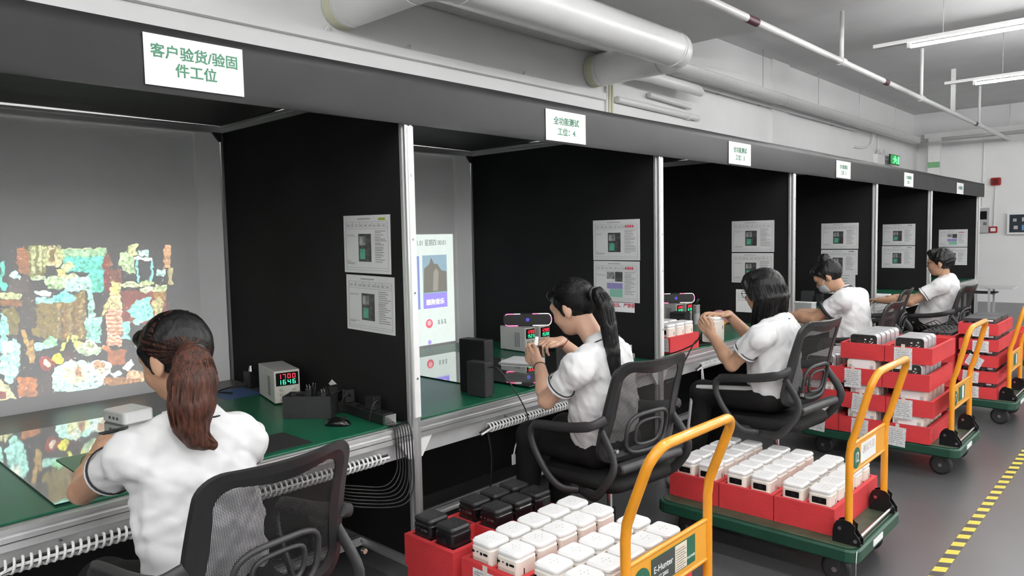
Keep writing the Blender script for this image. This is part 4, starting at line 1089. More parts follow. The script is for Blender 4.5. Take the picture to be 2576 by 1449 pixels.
# ================================================================ people: implicit surfaces meshed with surface nets
class Field:
    def __init__(s, lo, hi, h):
        s.lo = np.array(lo, float); s.h = h
        s.n = np.ceil((np.array(hi)-s.lo)/h).astype(int)+1
        s.f = np.full(tuple(s.n), .08, np.float32)
    def sub(s, lo, hi):
        a = np.clip(np.floor((np.array(lo)-s.lo)/s.h).astype(int), 0, s.n); b = np.clip(np.ceil((np.array(hi)-s.lo)/s.h).astype(int)+1, 0, s.n)
        if (b <= a).any(): return None
        ax = [s.lo[i]+np.arange(a[i], b[i])*s.h for i in range(3)]
        X, Y, Z = np.meshgrid(*ax, indexing='ij', sparse=False)
        return tuple(slice(a[i], b[i]) for i in range(3)), X.astype(np.float32), Y.astype(np.float32), Z.astype(np.float32)
    def blend(s, sl, d, k):
        f = s.f[sl]
        if k <= 0: s.f[sl] = np.minimum(f, d); return
        hh = np.clip(.5+.5*(f-d)/k, 0, 1); s.f[sl] = f*(1-hh)+d*hh-k*hh*(1-hh)
    def cone(s, a, b, ra, rb, k=.015, cut=None, flat=None):
        a = np.array(a, float); b = np.array(b, float); m = max(ra, rb)+.05
        g = s.sub(np.minimum(a, b)-m, np.maximum(a, b)+m)
        if g is None: return
        sl, X, Y, Z = g; ab = b-a; L2 = max((ab@ab), 1e-9)
        px, py, pz = X-a[0], Y-a[1], Z-a[2]
        t = np.clip((px*ab[0]+py*ab[1]+pz*ab[2])/L2, 0, 1)
        dx, dy, dz = px-t*ab[0], py-t*ab[1], pz-t*ab[2]
        d = np.sqrt(dx*dx+dy*dy+dz*dz)-(ra+(rb-ra)*t)
        if cut is not None:
            c, nrm = cut; d = np.maximum(d, (X-c[0])*nrm[0]+(Y-c[1])*nrm[1]+(Z-c[2])*nrm[2])
        s.blend(sl, d, k)
    def ell(s, c, ax, r, k=.015):
        # ax: 3 unit vectors, r: 3 radii
        c = np.array(c, float); m = max(r)+.05
        g = s.sub(c-m, c+m)
        if g is None: return
        sl, X, Y, Z = g; X = X-c[0]; Y = Y-c[1]; Z = Z-c[2]; q = 0; q2 = 0
        for v, rr in zip(ax, r):
            w = X*v[0]+Y*v[1]+Z*v[2]; q = q+(w/rr)**2; q2 = q2+(w/(rr*rr))**2
        q = np.sqrt(q); d = q*(q-1)/np.maximum(np.sqrt(q2), 1e-6)
        s.blend(sl, d.astype(np.float32), k)
    def chain(s, pts, rad, k=.012):
        for i in range(len(pts)-1): s.cone(pts[i], pts[i+1], rad[i], rad[i+1], k)
    def plane(s, c, nrm):       # keep the side the normal points away from
        X, Y, Z = np.meshgrid(*[s.lo[i]+np.arange(s.n[i])*s.h for i in range(3)], indexing='ij', sparse=True)
        s.f = np.maximum(s.f, ((X-c[0])*nrm[0]+(Y-c[1])*nrm[1]+(Z-c[2])*nrm[2]).astype(np.float32))
    def noise(s, amp, fr, seed=0, st=(1, 1, 1)):
        rg = np.random.RandomState(seed)
        X, Y, Z = np.meshgrid(*[s.lo[i]+np.arange(s.n[i])*s.h for i in range(3)], indexing='ij', sparse=True)
        tot = 0
        for k in range(7):
            v = rg.randn(3)*np.array(st); v = v/np.linalg.norm(v)*fr*rg.uniform(.6, 1.7)
            ph = rg.uniform(0, 6.28)
            w = v[0]*X+v[1]*Y+v[2]*Z+ph+1.3*np.sin(.5*fr*(X*rg.randn()+Y*rg.randn()+Z*rg.randn()))
            tot = tot+np.sin(w)
        s.f = s.f+(amp*tot/2.6).astype(np.float32)
    def mesh(s, name, m, parent=None):
        f = s.f
        f[0] = f[-1] = .05; f[:, 0] = f[:, -1] = .05; f[:, :, 0] = f[:, :, -1] = .05
        ng = f < 0; n = np.array(f.shape)-1
        cnt = np.zeros(tuple(n), np.int8)
        cor = [(i, j, k) for i in (0, 1) for j in (0, 1) for k in (0, 1)]
        for i, j, k in cor: cnt += ng[i:i+n[0], j:j+n[1], k:k+n[2]]
        act = (cnt > 0) & (cnt < 8)
        I = np.argwhere(act)
        vid = np.full(tuple(n), -1, np.int64); vid[act] = np.arange(len(I))
        vals = {c: f[I[:, 0]+c[0], I[:, 1]+c[1], I[:, 2]+c[2]] for c in cor}
        acc = np.zeros((len(I), 3)); w = np.zeros(len(I))
        for a in cor:
            for ax in range(3):
                if a[ax]: continue
                b = list(a); b[ax] = 1; b = tuple(b)
                va, vb = vals[a], vals[b]; cr = (va < 0) != (vb < 0)
                t = np.where(cr, va/np.where(cr, va-vb, 1), 0)
                p = np.repeat(np.array(a, float)[None], len(I), 0); p[:, ax] += t
                acc += p*cr[:, None]; w += cr
        V = (I+acc/w[:, None])*s.h+s.lo
        F = []
        for ax in range(3):
            u, v = (ax+1) % 3, (ax+2) % 3
            d = [0, 0, 0]; d[ax] = 1
            sl0 = [slice(1, -1)]*3; sl1 = [slice(1, -1)]*3
            sl0[ax] = slice(0, -1); sl1[ax] = slice(1, None)
            A, B = ng[tuple(sl0)], ng[tuple(sl1)]
            E = np.argwhere(A != B)
            E0 = E.copy()
            for q in range(3):
                if q != ax: E0[:, q] += 1
            flip = A[E[:, 0], E[:, 1], E[:, 2]]
            def cell(du, dv):
                c = E0.copy(); c[:, u] -= du; c[:, v] -= dv
                return vid[c[:, 0], c[:, 1], c[:, 2]]
            q = np.stack([cell(1, 1), cell(0, 1), cell(0, 0), cell(1, 0)], 1)
            q[~flip] = q[~flip][:, ::-1]; F.append(q)
        F = np.concatenate(F); F = F[(F >= 0).all(1)]
        me = bpy.data.meshes.new(name)
        me.vertices.add(len(V)); me.vertices.foreach_set('co', V.astype(np.float32).ravel())
        me.loops.add(len(F)*4); me.loops.foreach_set('vertex_index', F.astype(np.int32).ravel())
        me.polygons.add(len(F)); me.polygons.foreach_set('loop_start', np.arange(0, len(F)*4, 4, dtype=np.int32))
        me.polygons.foreach_set('use_smooth', np.ones(len(F), bool))
        me.update(calc_edges=True); me.validate()
        me.materials.append(m)
        return link(bpy.data.objects.new(name, me), parent)

SKIN = mat('skin', (.47, .27, .17), .5, 0, .06, 25, .03, 300)
SKIN_P = mat('skin_fair', (.55, .33, .23), .5, 0, .05, 25, .03, 300)
SHIRT = mat('white_polo_cotton', (.66, .66, .66), .8, 0, .03, 20, .12, 500, spec=.2)
TROUS = mat('black_trousers', (.007, .007, .007), .75, 0, .2, 20, .1, 300, spec=.25)
HAIR = mat('black_hair', (.0045, .004, .004), .36, 0, .6, 60, .22, 130, spec=.32, stretch=(3, 3, .3))
HAIRB = mat('brown_hair', (.060, .019, .010), .48, 0, .8, 45, .6, 110, spec=.4, stretch=(3, 3, .25))
HAIRL = mat('light_brown_hair', (.13, .045, .022), .45, 0, .6, 45, spec=.4, stretch=(3, 3, .25))
NAVY = mat('navy_trim', (.012, .012, .016), .7)
SHOE = mat('grey_shoe', (.25, .25, .22), .6)
V3 = lambda p: np.array(p, float)
def unit(v): v = V3(v); return v/np.linalg.norm(v)
def hand(F, wr, kn, nrm, curl=(35, 40, 30), spread=.02, thumb=1, r=.0088, tn=.018):
    wr, kn = V3(wr), V3(kn); d = unit(kn-wr); nrm = unit(nrm); nrm = unit(nrm-d*(nrm@d)); s = np.cross(d, nrm)
    F.cone(wr, wr+d*.03, .022, .02, .012)
    tips = []
    for i in range(4):
        off = (i-1.5)*.0185
        base = wr+d*(.083-.004*abs(i-1.2))+s*off
        F.cone(wr+d*.012+s*off*.65, base, .0125, .0105, .008)
        p = base; ang = 0; L = (.040, .044, .041, .033)[i]
        for q, c in enumerate(curl):
            ang += R(c+4*i*(q == 0))
            dd = d*math.cos(ang)+nrm*math.sin(ang)+s*(i-1.5)*.06
            e = p+dd*L*(1, .65, .55)[q]
            F.cone(p, e, r*(1-.1*q), r*(.93-.1*q), .003); p = e
        tips.append(p)
    b = wr+d*.025+s*thumb*-.028; m1 = b+d*.035+s*thumb*-.018+nrm*tn; m2 = m1+d*.028+nrm*tn; 
    F.cone(wr+d*.012+s*thumb*-.012, b, .016, .0135, .01); F.cone(b, m1, .0125, .0105, .005); F.cone(m1, m2, .0105, .0085, .003)
    return tips
def ring_pts(c, ax, r, n=24, ry=None):
    ax = unit(ax); u = unit(np.cross(ax, (0, 0, 1) if abs(ax[2]) < .95 else (1, 0, 0))); v = np.cross(ax, u)
    ry = ry or r
    return [Vector(V3(c)+u*r*math.cos(2*math.pi*k/n)+v*ry*math.sin(2*math.pi*k/n)) for k in range(n)]

def person(J, label, face, tf=None, skin=SKIN, voxel=.005, hair='tail', hairmat=HAIR, tail=None, hem=.07, trim='line', build=1.0, shapes=None, collar=SHIRT, strands=260, seed=1, curlL=(35, 40, 30), curlR=(35, 40, 30), nL=None, nR=None, lower=True, sleeve=.56, bust=.0, earvis=True, hs=1.0, tailmat=None, tn=.018):
    J = {k: V3(v) for k, v in J.items()}
    hf = unit(face); hr = unit(np.cross(hf, (0, 0, 1))); hu = np.cross(hr, hf)          # head frame
    tf = unit(tf if tf is not None else (face[0], face[1], 0)); tr = unit(np.cross(tf, (0, 0, 1))); up = V3((0, 0, 1))
    H = J['head']
    allp = np.array(list(J.values())); lo = allp.min(0)-.22; hi = allp.max(0)+.2; lo[2] = max(lo[2], 0.0)
    def hp(a, b, c): return H+(hr*a+hf*b+hu*c)*hs
    class _B(Field):
        def ell(f_, c, ax, r, k=.015): Field.ell(f_, c, ax, tuple(x*hs for x in r) if ax is HA else r, k)
    HA = (hr, hf, hu)
    B = _B(lo, hi, voxel)
    B.ell(hp(0, -.012, .025), HA, (.076, .096, .09), .01)
    B.ell(hp(0, .028, -.03), HA, (.063, .068, .082), .03)
    B.ell(hp(0, .05, -.083), HA, (.03, .032, .026), .025)
    for s in (-1, 1): B.ell(hp(s*.032, .062, -.03), HA, (.026, .024, .026), .02)
    B.ell(hp(0, .078, .03), HA, (.05, .018, .022), .02)
    B.cone(hp(0, .088, .008), hp(0, .107, -.026), .007, .0105, .012)
    for s in (-1, 1): B.ell(hp(s*.011, .098, -.03), HA, (.009, .009, .007), .006)
    B.ell(hp(0, .09, -.052), HA, (.024, .0095, .0065), .006); B.ell(hp(0, .088, -.063), HA, (.02, .0095, .006), .006)
    for s in (-1, 1):
        if earvis:
            ea = (unit(hr*s-hf*.35), unit(hf+hr*s*.35), hu)
            B.ell(hp(s*.079, -.016, -.012), ea, (.0075, .02, .033), .006); B.ell(hp(s*.077, -.01, -.036), ea, (.007, .011, .014), .006)
    C7 = J['C7']; B.cone(C7+tf*.035-up*.045, hp(0, -.02, -.055), .05, .049, .02)
    sh = (J['Lsh'], J['Rsh']); mid = (sh[0]+sh[1])/2
    pel = J['pelvis']
    B.cone(sh[0]-up*.01, sh[1]-up*.01, .04, .04, .03); B.cone(mid-up*.06+tf*.01, pel, .068, .085, .05)
    for s, e, w, k_, n_, cu in (('Lsh', 'Lel', 'Lwr', 'Lkn', nL, curlL), ('Rsh', 'Rel', 'Rwr', 'Rkn', nR, curlR)):
        a, b, c, d = J[s], J[e], J[w], J[k_]
        B.cone(a, b, .044*build, .036*build, .015); B.cone(b, b+(c-b)*.3, .037*build, .039*build, .012); B.cone(b+(c-b)*.3, c, .039*build, .0255*build, .012)
        th = -1 if s == 'Rsh' else 1        # thumbs point inwards when the palms face down
        hand(B, c, d, n_ if n_ is not None else (tf*.2-up), cu, thumb=th, tn=tn)
    legs = []
    if lower:
        for sd, kn in ((-1, 'Lknee'), (1, 'Rknee')):
            hip = pel+tr*sd*.085-up*.02; K = J[kn]; A = np.array([K[0]+.06*-tf[0]*.5, K[1]+.06*-tf[1]*.5, .1]) if kn+'_a' not in J else J[kn+'_a']
            B.cone(hip, K, .075, .052, .03); B.cone(K, A, .05, .034, .02); B.cone(A, A+tf*.1-up*.055, .03, .026, .02)
            legs.append((hip, K, A))
    body = B.mesh('person', skin)
    tag(body, label, 'person')
    # shirt
    S = Field(lo, hi, voxel*1.1)
    TA = (tr, tf, up); trunk = unit(mid-pel); TA2 = (tr, unit(np.cross(trunk, tr)), trunk)
    if TA2[1] @ tf < 0: TA2 = (tr, -TA2[1], trunk)
    S.cone(sh[0]-up*.008, sh[1]-up*.008, .056*build, .056*build, .03)
    S.cone(mid-up*.02, C7-up*.03+tf*.01, .07, .052, .04)
    for q_ in sh: S.cone(C7-up*.035+tf*.015, q_-up*.004, .052, .054*build, .03)
    S.ell(mid+(pel-mid)*.3, TA2, (.162*build, .118*build, .2), .04)
    S.ell(mid+(pel-mid)*.62, TA2, (.15*build, .118*build, .18), .05)
    S.ell(pel+up*.05, TA2, (.158*build, .125*build, .15), .05)
    if bust: S.ell(mid+(pel-mid)*.33+tf*.075, TA2, (.12, .055, .07), .04)
    cuffs = []
    for s, e in (('Lsh', 'Lel'), ('Rsh', 'Rel')):
        a, b = J[s], J[e]; d = unit(b-a); q = a+(b-a)*sleeve
        S.cone(a, a+(b-a)*.85, .058*build, .064*build, .035, cut=(q, d)); cuffs.append((q, d))
    S.noise(.0055, 34, seed, (1, 1, .8)); S.noise(.0032, 78, seed+5, (1, 1, .5))
    S.plane(pel-up*hem, -up)
    # neck opening
    shirt = S.mesh('polo_shirt', SHIRT, body)
    for q, d in cuffs:
        rr = .062*build
        if trim == 'band': MB().tube(ring_pts(q-d*.012, d, rr+.002, 28), .013, 8, closed=True, flat=1).build('sleeve_band', NAVY, shirt)
        else:
            MB().tube(ring_pts(q-d*.004, d, rr-.001, 28), .006, 6, closed=True).build('cuff', SHIRT, shirt)
            MB().tube(ring_pts(q-d*.016, d, rr+.0025, 28), .0028, 6, closed=True).build('cuff_stripe', NAVY, shirt)
    # collar: leaning band round the neck
    nb = C7+tf*.035-up*.012; na = unit(hp(0, -.02, -.055)-(C7+tf*.03-up*.05))
    mbc = MB(); rings = []
    n = 28
    u = tr; v = unit(np.cross(na, u)); v = v if v@tf > 0 else -v
    for k in range(n):
        g = 2*math.pi*k/n; o = u*math.cos(g)+v*math.sin(g); fr = max(0, math.sin(g))
        base = nb+o*(.064)-na*.012-na*.03*fr
        rings.append([Vector(base+o*.004-na*.02), Vector(base+o*.02-na*.016), Vector(base+o*.017+na*.004), Vector(base+o*.006+na*.027), Vector(base-o*.002+na*.026), Vector(base-o*.004)])
    mbc.loops(rings, True, False, True).build('collar', collar, shirt)
    if trim == 'line':
        pts = [Vector(V3(r_[1])*.75+V3(r_[2])*.25+V3(unit(V3(r_[1])-nb))*.0015) for r_ in rings]
        MB().tube(pts, .0026, 6, closed=True).build('collar_stripe', NAVY, shirt)
    # trousers and shoes
    if lower:
        T = Field(lo-np.array([.05, .05, 0]), hi, .008)
        T.ell(pel+up*.0, TA, (.155, .14, .10), .04)
        for hip, K, A in legs:
            T.cone(hip, K, .092, .07, .05); T.cone(K, A, .068, .052, .03, cut=(A, unit(A-K)))
        T.noise(.002, 40, seed+2)
        tro = T.mesh('trousers', TROUS, body)
        for hip, K, A in legs:
            Q = Field(np.minimum(A, A+tf*.2)-.1, np.maximum(A, A+tf*.2)+.1, .006)
            f0 = np.array([A[0], A[1], 0.035]); Q.cone(f0-tf*.03, f0+tf*.14, .034, .03, .01); Q.cone(f0-tf*.02, f0+up*.05, .036, .036, .02)
            Q.plane((0, 0, .004), (0, 0, -1)); Q.mesh('shoe', SHOE, body)
    # hair
    G = _B(H-.34 if hair == 'bob' else H-.2, H+.2, .004)
    if tail is not None:
        tp = np.array([p for p, r_ in tail]); G = _B(np.minimum(tp.min(0), H-.16)-.05, np.maximum(tp.max(0), H+.16)+.05, .0045)
    hc = hp(0, -.014, .027); hrad = (.086*hs, .108*hs, .102*hs)
    G.ell(hc, HA, (.086, .108, .102), 0)
    nx, nz, off = {'tail': (.757, -.653, .012), 'bob': (.80, -.6, .022), 'bun': (.757, -.653, .012), 'short': (.70, -.71, .018)}[hair]
    G.plane(hp(0, nx*off, nz*off), hf*nx+hu*nz)
    if hair == 'tail' or hair == 'bun':
        G.ell(hp(0, .062, .085), HA, (.06, .03, .024), .02)
        for s in (-1, 1): G.cone(hp(s*.072, .03, .04), hp(s*.076, .012, -.03), .012, .004, .012)
    if hair == 'bob':
        rgn = np.random.RandomState(3)
        for k in range(22):
            a = -math.pi*.60+2*math.pi*.60*k/21          # from one cheek round the back to the other
            dr = -hf*math.cos(a)+hr*math.sin(a)
            st = hc+dr*.068+hu*.02; md = hc+dr*.088-hu*.07-hf*.01; en = H+dr*(.088+.012*rgn.rand())-up*(.185+.02*rgn.rand())-tf*.015
            G.cone(st, md, .028, .02, .012); G.cone(md, en, .02, .009, .008)
        G.ell(hp(0, .05, .088), HA, (.07, .045, .03), .03)
        for s in (-1, 1): G.cone(hp(s*.06, .07, .06), hp(s*.078, .035, -.03), .02, .012, .02)
    if hair == 'bun':
        bc = hp(0, -.055, .125)
        G.ell(bc, HA, (.042, .042, .04), .015); G.cone(bc+hr*.02, bc+hf*.02+hu*.02, .022, .02, .008); G.cone(bc-hr*.025, bc-hf*.03, .022, .02, .008)
    if hair == 'short':
        G.ell(hp(0, .05, .095), HA, (.066, .05, .03), .02); G.noise(.003, 120, 4)
    G.noise(.0011, 190, seed, (1, 1, .12))
    ho = G.mesh('hair', hairmat, body)
    if tail is not None:
        tp = np.array([p for p, r_ in tail]); Gt = Field(tp.min(0)-.09, tp.max(0)+.09, .0045)
        Gt.chain([p for p, r_ in tail], [r_ for p, r_ in tail], .01)
        Gt.noise(.0014, 170, seed, (1, 1, .06))
        to = Gt.mesh('ponytail', tailmat or hairmat, body)
    # combed strands over the cap and down the tail
    rg = random.Random(seed); mb = MB()
    if hair == 'tail':
        T0 = V3(tail[0][0])-hc
        def on(dv):
            q = math.sqrt((dv@hr/hrad[0])**2+(dv@hf/hrad[1])**2+(dv@hu/hrad[2])**2); return dv/q
        td = unit(T0); mcap = MB()
        for k in range(strands):
            th = rg.uniform(-math.pi, math.pi); 
            # start on the hairline circle
            axis = hf*nx+hu*nz; a1 = hr; a2 = np.cross(axis, a1)
            sd = unit(axis*.12+a1*math.cos(th)+a2*math.sin(th)); pts = []
            for q in range(9):
                t_ = q/8; dv = unit(sd*(1-t_)+td*t_+1e-6); pts.append(Vector(hc+on(dv)*(1.004+.008*rg.random())))
            (mcap if (tailmat and k % 2) else mb).tube(pts, [.0006+.0014*min(q, 8-q)/4 for q in range(9)], 3, cap=False)
        tag(mb.build('hair_strands', hairmat, ho), kind='stuff'); mb = MB()
        ml = MB()
        if mcap.v: tag(mcap.build('light_strands', HAIRB, ho), kind='stuff')
        P_ = [V3(p) for p, r_ in tail]; Rr = [r_ for p, r_ in tail]
        for k in range(strands):
            a = rg.uniform(0, 6.28); pts = []; rad = rg.uniform(.8, 1.05); e = rg.uniform(.85, 1.06)
            sp = spline([Vector(p) for p in P_], 3); m = len(sp)
            for q in range(m):
                if q/(m-1) > e: break
                i0 = min(int(q/3), len(Rr)-2); rr = Rr[i0]+(Rr[i0+1]-Rr[i0])*(q/3-i0)
                o = hr*math.cos(a)+hf*math.sin(a)
                pts.append(sp[q]+Vector(o*rr*rad))
            if len(pts) > 3: (ml if k % 3 == 0 else mb).tube(pts, [.0016]*(len(pts)-1)+[.0003], 3, cap=False)
        if tailmat: tag(ml.build('light_strands', HAIRL, to), kind='stuff')
        else: tag(ml.build('light_strands', hairmat, to), kind='stuff')
    elif hair == 'bob':
        for k in range(strands):
            a = rg.uniform(-math.pi*.62, math.pi*.62); dr = -hf*math.cos(a)+hr*math.sin(a); j = rg.uniform(-.004, .006)
            w = rg.uniform(-.006, .006)
            pts = [hp(0, 0, .125)+dr*.015, hc+dr*.06+hu*.075, hc+dr*(.092+j)+hu*.02, hc+dr*(.102+j)-hu*.06-hf*.01, H+dr*(.105+j)-up*.14-tf*.015+hr*w, H+dr*(.094+j)-up*(.19+.025*rg.random())-tf*.015+hr*w*2]
            pts = spline([Vector(p) for p in pts], 3); mb.tube(pts, [.0016]*(len(pts)-1)+[.0002], 3, cap=False)
    else:
        for k in range(strands//3):
            a = rg.uniform(0, 6.28); b = rg.uniform(.1, 1.2); dv = hu*math.cos(b)+(hr*math.cos(a)+hf*math.sin(a))*math.sin(b)
            if dv@(hf*nx+hu*nz) > .1: continue
            p0 = hc+V3((dv@hr)*hr*hrad[0]+(dv@hf)*hf*hrad[1]+(dv@hu)*hu*hrad[2]); d2 = unit(-hf+hu*.3+hr*rg.uniform(-.5, .5))
            mb.tube([Vector(p0), Vector(p0+dv*.006+d2*.012), Vector(p0+dv*.004+d2*.026)], [.0012, .001, .0002], 3, cap=False)
    if mb.v: tag(mb.build('hair_strands', (tailmat or hairmat) if hair == 'tail' else hairmat, to if hair == 'tail' else ho), kind='stuff')
    # eyes and brows
    EYE = mat('eye_dark', (.01, .008, .007), .15); EW = mat('eye_white', (.6, .58, .55), .3)
    for s in (-1, 1):
        o = MB().tube([Vector(hp(s*.031-.013*1, .081, .005)), Vector(hp(s*.031, .0875, .0045)), Vector(hp(s*.031+.013, .081, .005))], [.001, .0048, .001], 8).build('eye', EYE, body)
        MB().tube([Vector(hp(s*.031-.016, .082, .026)), Vector(hp(s*.031, .0905, .029)), Vector(hp(s*.031+.016, .082, .025))], [.001, .003, .001], 6).build('eyebrow', HAIR, body)
    return dict(body=body, hp=hp, hr=hr, hf=hf, hu=hu, shirt=shirt, hair=ho, H=H)
def glasses(P, half=False):
    hp = P['hp']; g = []
    mb = MB()
    for s in (-1, 1):
        ring_ = [Vector(hp(s*.034+.026*math.cos(a), .104-.006*abs(math.cos(a)), .002+.019*math.sin(a))) for a in np.linspace(0, 2*math.pi, 20, endpoint=False)]
        mb.tube(ring_, .0016, 6, closed=True)
        mb.tube([Vector(hp(s*.06, .1, .006)), Vector(hp(s*.078, .05, .006)), Vector(hp(s*.081, -.01, .004))], .0016, 6)
    mb.tube([Vector(hp(-.009, .105, .004)), Vector(hp(.009, .105, .004))], .0016, 6)
    mb.build('glasses', BLACKG, P['body'])

# ---- worker at the first bench
JA = dict(Lsh=(-1.985, .665, 1.005), Rsh=(-1.965, .955, .99), C7=(-1.955, .815, 1.10), head=(-2.055, .815, 1.235), Lel=(-2.30, .632, .848), Lwr=(-2.50, .745, .905), Lkn=(-2.57, .80, .925),
          Rel=(-2.2, 1.06, .85), Rwr=(-2.42, .98, .9), Rkn=(-2.51, .95, .92), pelvis=(-1.955, .83, .615), Lknee=(-2.32, .68, .55), Rknee=(-2.32, .98, .55))
tailA = [((-1.938, .803, 1.262), .03), ((-1.908, .798, 1.24), .046), ((-1.885, .788, 1.19), .06), ((-1.875, .777, 1.135), .057), ((-1.872, .772, 1.085), .044), ((-1.86, .782, 1.047), .03), ((-1.845, .812, 1.025), .014)]
PA = person(JA, 'person in a white polo shirt with a brown ponytail seated at the first bench', (-.86, -.30, -.38), (-.99, .05, 0), SKIN, .005, 'tail', HAIR, tailA, build=1.02, seed=3, strands=420, sleeve=.42, tailmat=HAIRB)
tie = MB().tube(ring_pts((-1.925, .805, 1.256), (.7, 0, -.55), .031, 20), .009, 8, closed=True).build('hair_tie', BLACK, PA['hair'])
MB().tube(ring_pts((-2.43, .705, .885), (-2.50+2.30, .745-.632, .905-.848), .0375, 28), .0016, 6, closed=True).build('gold_bangle', mat('gold', (.75, .5, .15), .25, 1), PA['body'])

# ---- worker two: long black ponytail, holding a small black device
JB = dict(Lsh=(-1.835, 2.335, 1.005), Rsh=(-1.885, 2.70, 1.005), C7=(-1.835, 2.535, 1.112), head=(-1.985, 2.505, 1.237), Lel=(-2.005, 2.34, .845), Lwr=(-2.19, 2.51, .955), Lkn=(-2.267, 2.5145, 1.0),
          Rel=(-2.05, 2.83, .86), Rwr=(-2.215, 2.702, 1.04), Rkn=(-2.24, 2.618, 1.052), pelvis=(-1.90, 2.63, .635), Lknee=(-2.27, 2.535, .60), Rknee=(-2.27, 2.79, .585), Lknee_a=(-2.33, 2.535, .1), Rknee_a=(-2.33, 2.79, .1))
tailB = [((-1.868, 2.495, 1.298), .024), ((-1.838, 2.495, 1.30), .03), ((-1.805, 2.495, 1.25), .035), ((-1.785, 2.495, 1.16), .034), ((-1.77, 2.50, 1.06), .03), ((-1.755, 2.50, .97), .022), ((-1.748, 2.50, .91), .008)]
PBp = person(JB, 'person in a white polo shirt with a long black ponytail holding a small device', (-.88, -.1, -.40), (-1, .05, 0), SKIN_P, .0045, 'tail', HAIR, tailB, seed=11, strands=300, nL=(0, 1, 0), nR=(-.2, 0, -1), curlL=(20, 65, 20), curlR=(38, 52, 25), tn=.008)
MB().tube(ring_pts((-1.86, 2.495, 1.30), (.95, 0, .1), .026, 20), .009, 8, closed=True).build('hair_tie', BLACK, PBp['hair'])
MB().tube(ring_pts(V3(JB['Lwr'])+(V3(JB['Lel'])-V3(JB['Lwr']))*.07, V3(JB['Lwr'])-V3(JB['Lel']), .0285, 20), .0022, 6, closed=True).build('wrist_cord', BLACK, PBp['body'])
MB().tube(ring_pts(V3(JB['Rwr'])+(V3(JB['Rel'])-V3(JB['Rwr']))*.07, V3(JB['Rwr'])-V3(JB['Rel']), .0285, 20), .0022, 6, closed=True).build('wrist_cord', mat('red_cord', sr('8a4a38'), .6), PBp['body'])

# ---- worker three: shoulder length hair and glasses
JC = dict(Lsh=(-1.64, 3.645, 1.0), Rsh=(-1.645, 4.015, 1.005), C7=(-1.62, 3.84, 1.095), head=(-1.715, 3.855, 1.224), Lel=(-1.80, 3.65, .835), Lwr=(-2.0, 3.81, .96), Lkn=(-2.063, 3.817, 1.023),
          Rel=(-1.85, 4.09, .88), Rwr=(-1.985, 3.985, 1.066), Rkn=(-2.02, 3.905, 1.078), pelvis=(-1.675, 3.915, .665), Lknee=(-2.06, 3.81, .62), Rknee=(-2.06, 4.07, .61), Lknee_a=(-2.14, 3.81, .1), Rknee_a=(-2.14, 4.07, .1))
PC = person(JC, 'person in a white polo shirt with shoulder length hair and glasses holding a white projector', (-.97, .05, -.2), (-1, .05, 0), SKIN, .0045, 'bob', HAIR, None, seed=21, strands=360, build=1.02, nL=(0, 1, 0), nR=(0, 0, -1), curlL=(6, 50, 45), curlR=(2, 6, 25), earvis=False, tn=.006)
glasses(PC)
WSTR = mat('white_stripe', (.5, .5, .5), .6)
def ribbon(pts, nrm, width, parent, m, th=.004):
    P_ = [Vector(p) for p in pts]; mb = MB(); rings = []
    for i, q in enumerate(P_):
        t_ = (P_[min(i+1, len(P_)-1)]-P_[max(i-1, 0)]).normalized(); n_ = (Vector(nrm[i])-t_*t_.dot(Vector(nrm[i]))).normalized(); w_ = t_.cross(n_)
        rings.append([q+w_*width/2, q+w_*width/4+n_*th*1.6, q-w_*width/4+n_*th*1.6, q-w_*width/2, q-n_*th*2])
    mb.loops(rings, True).build('trouser_stripe', m, parent)
hip, kne, ank = V3((-1.675, 3.83, .645)), V3((-2.06, 3.81, .62)), V3((-2.14, 3.81, .1))
sd = unit((0, -.8, .6)); pts = []; nn = []
for k in range(8):
    q = hip+(kne-hip)*(k/7*1.02); r_ = .092+(.07-.092)*k/7; pts.append(q+sd*(r_+.001)); nn.append(sd)
ribbon(pts, nn, .028, PC['body'], WSTR)
pts = []; nn = []; sd2 = unit((-.5, -.87, 0))
for k in range(8):
    q = kne+(ank-kne)*(.06+.8*k/7); r_ = .068+(.052-.068)*k/7; pts.append(q+sd2*(r_+.002)); nn.append(sd2)
ribbon(pts, nn, .028, PC['body'], WSTR)

# ---- worker four: hair bun and face mask
JD = dict(Lsh=(-1.982, 5.874, 1.0), Rsh=(-1.982, 6.27, 1.0), C7=(-1.999, 6.070, 1.085), head=(-2.134, 6.009, 1.183), Lel=(-2.19, 5.846, .845), Lwr=(-2.43, 5.925, .855), Lkn=(-2.52, 5.936, .85), Rel=(-2.24, 6.38, .83), Rwr=(-2.464, 6.272, .85),
          Rkn=(-2.542, 6.216, .85), pelvis=(-1.965, 6.06, .63), Lknee=(-2.33, 5.96, .59), Rknee=(-2.33, 6.2, .59))
PD = person(JD, 'person in a white polo with black collar, hair bun and face mask', (-.78, -.12, -.58), (-1, .0, 0), SKIN, .007, 'bun', HAIR, None, trim='band', collar=NAVY, seed=31, strands=150, build=1.2, hs=1.06)
hp = PD['hp']
Q = Field(PD['H']-.16, PD['H']+.16, .004); Q.ell(hp(0, .045, -.055), (PD['hr'], PD['hf'], PD['hu']), (.071, .072, .06), 0); Q.plane(hp(0, .045, 0), -PD['hf'])
Q.mesh('face_mask', mat('mask_grey', (.42, .45, .47), .8), PD['body'])
for s in (-1, 1): MB().tube([Vector(hp(s*.066, .055, -.03)), Vector(hp(s*.08, 0, .0)), Vector(hp(s*.082, -.02, .012))], .002, 5).build('mask_strap', WHITE, PD['body'])

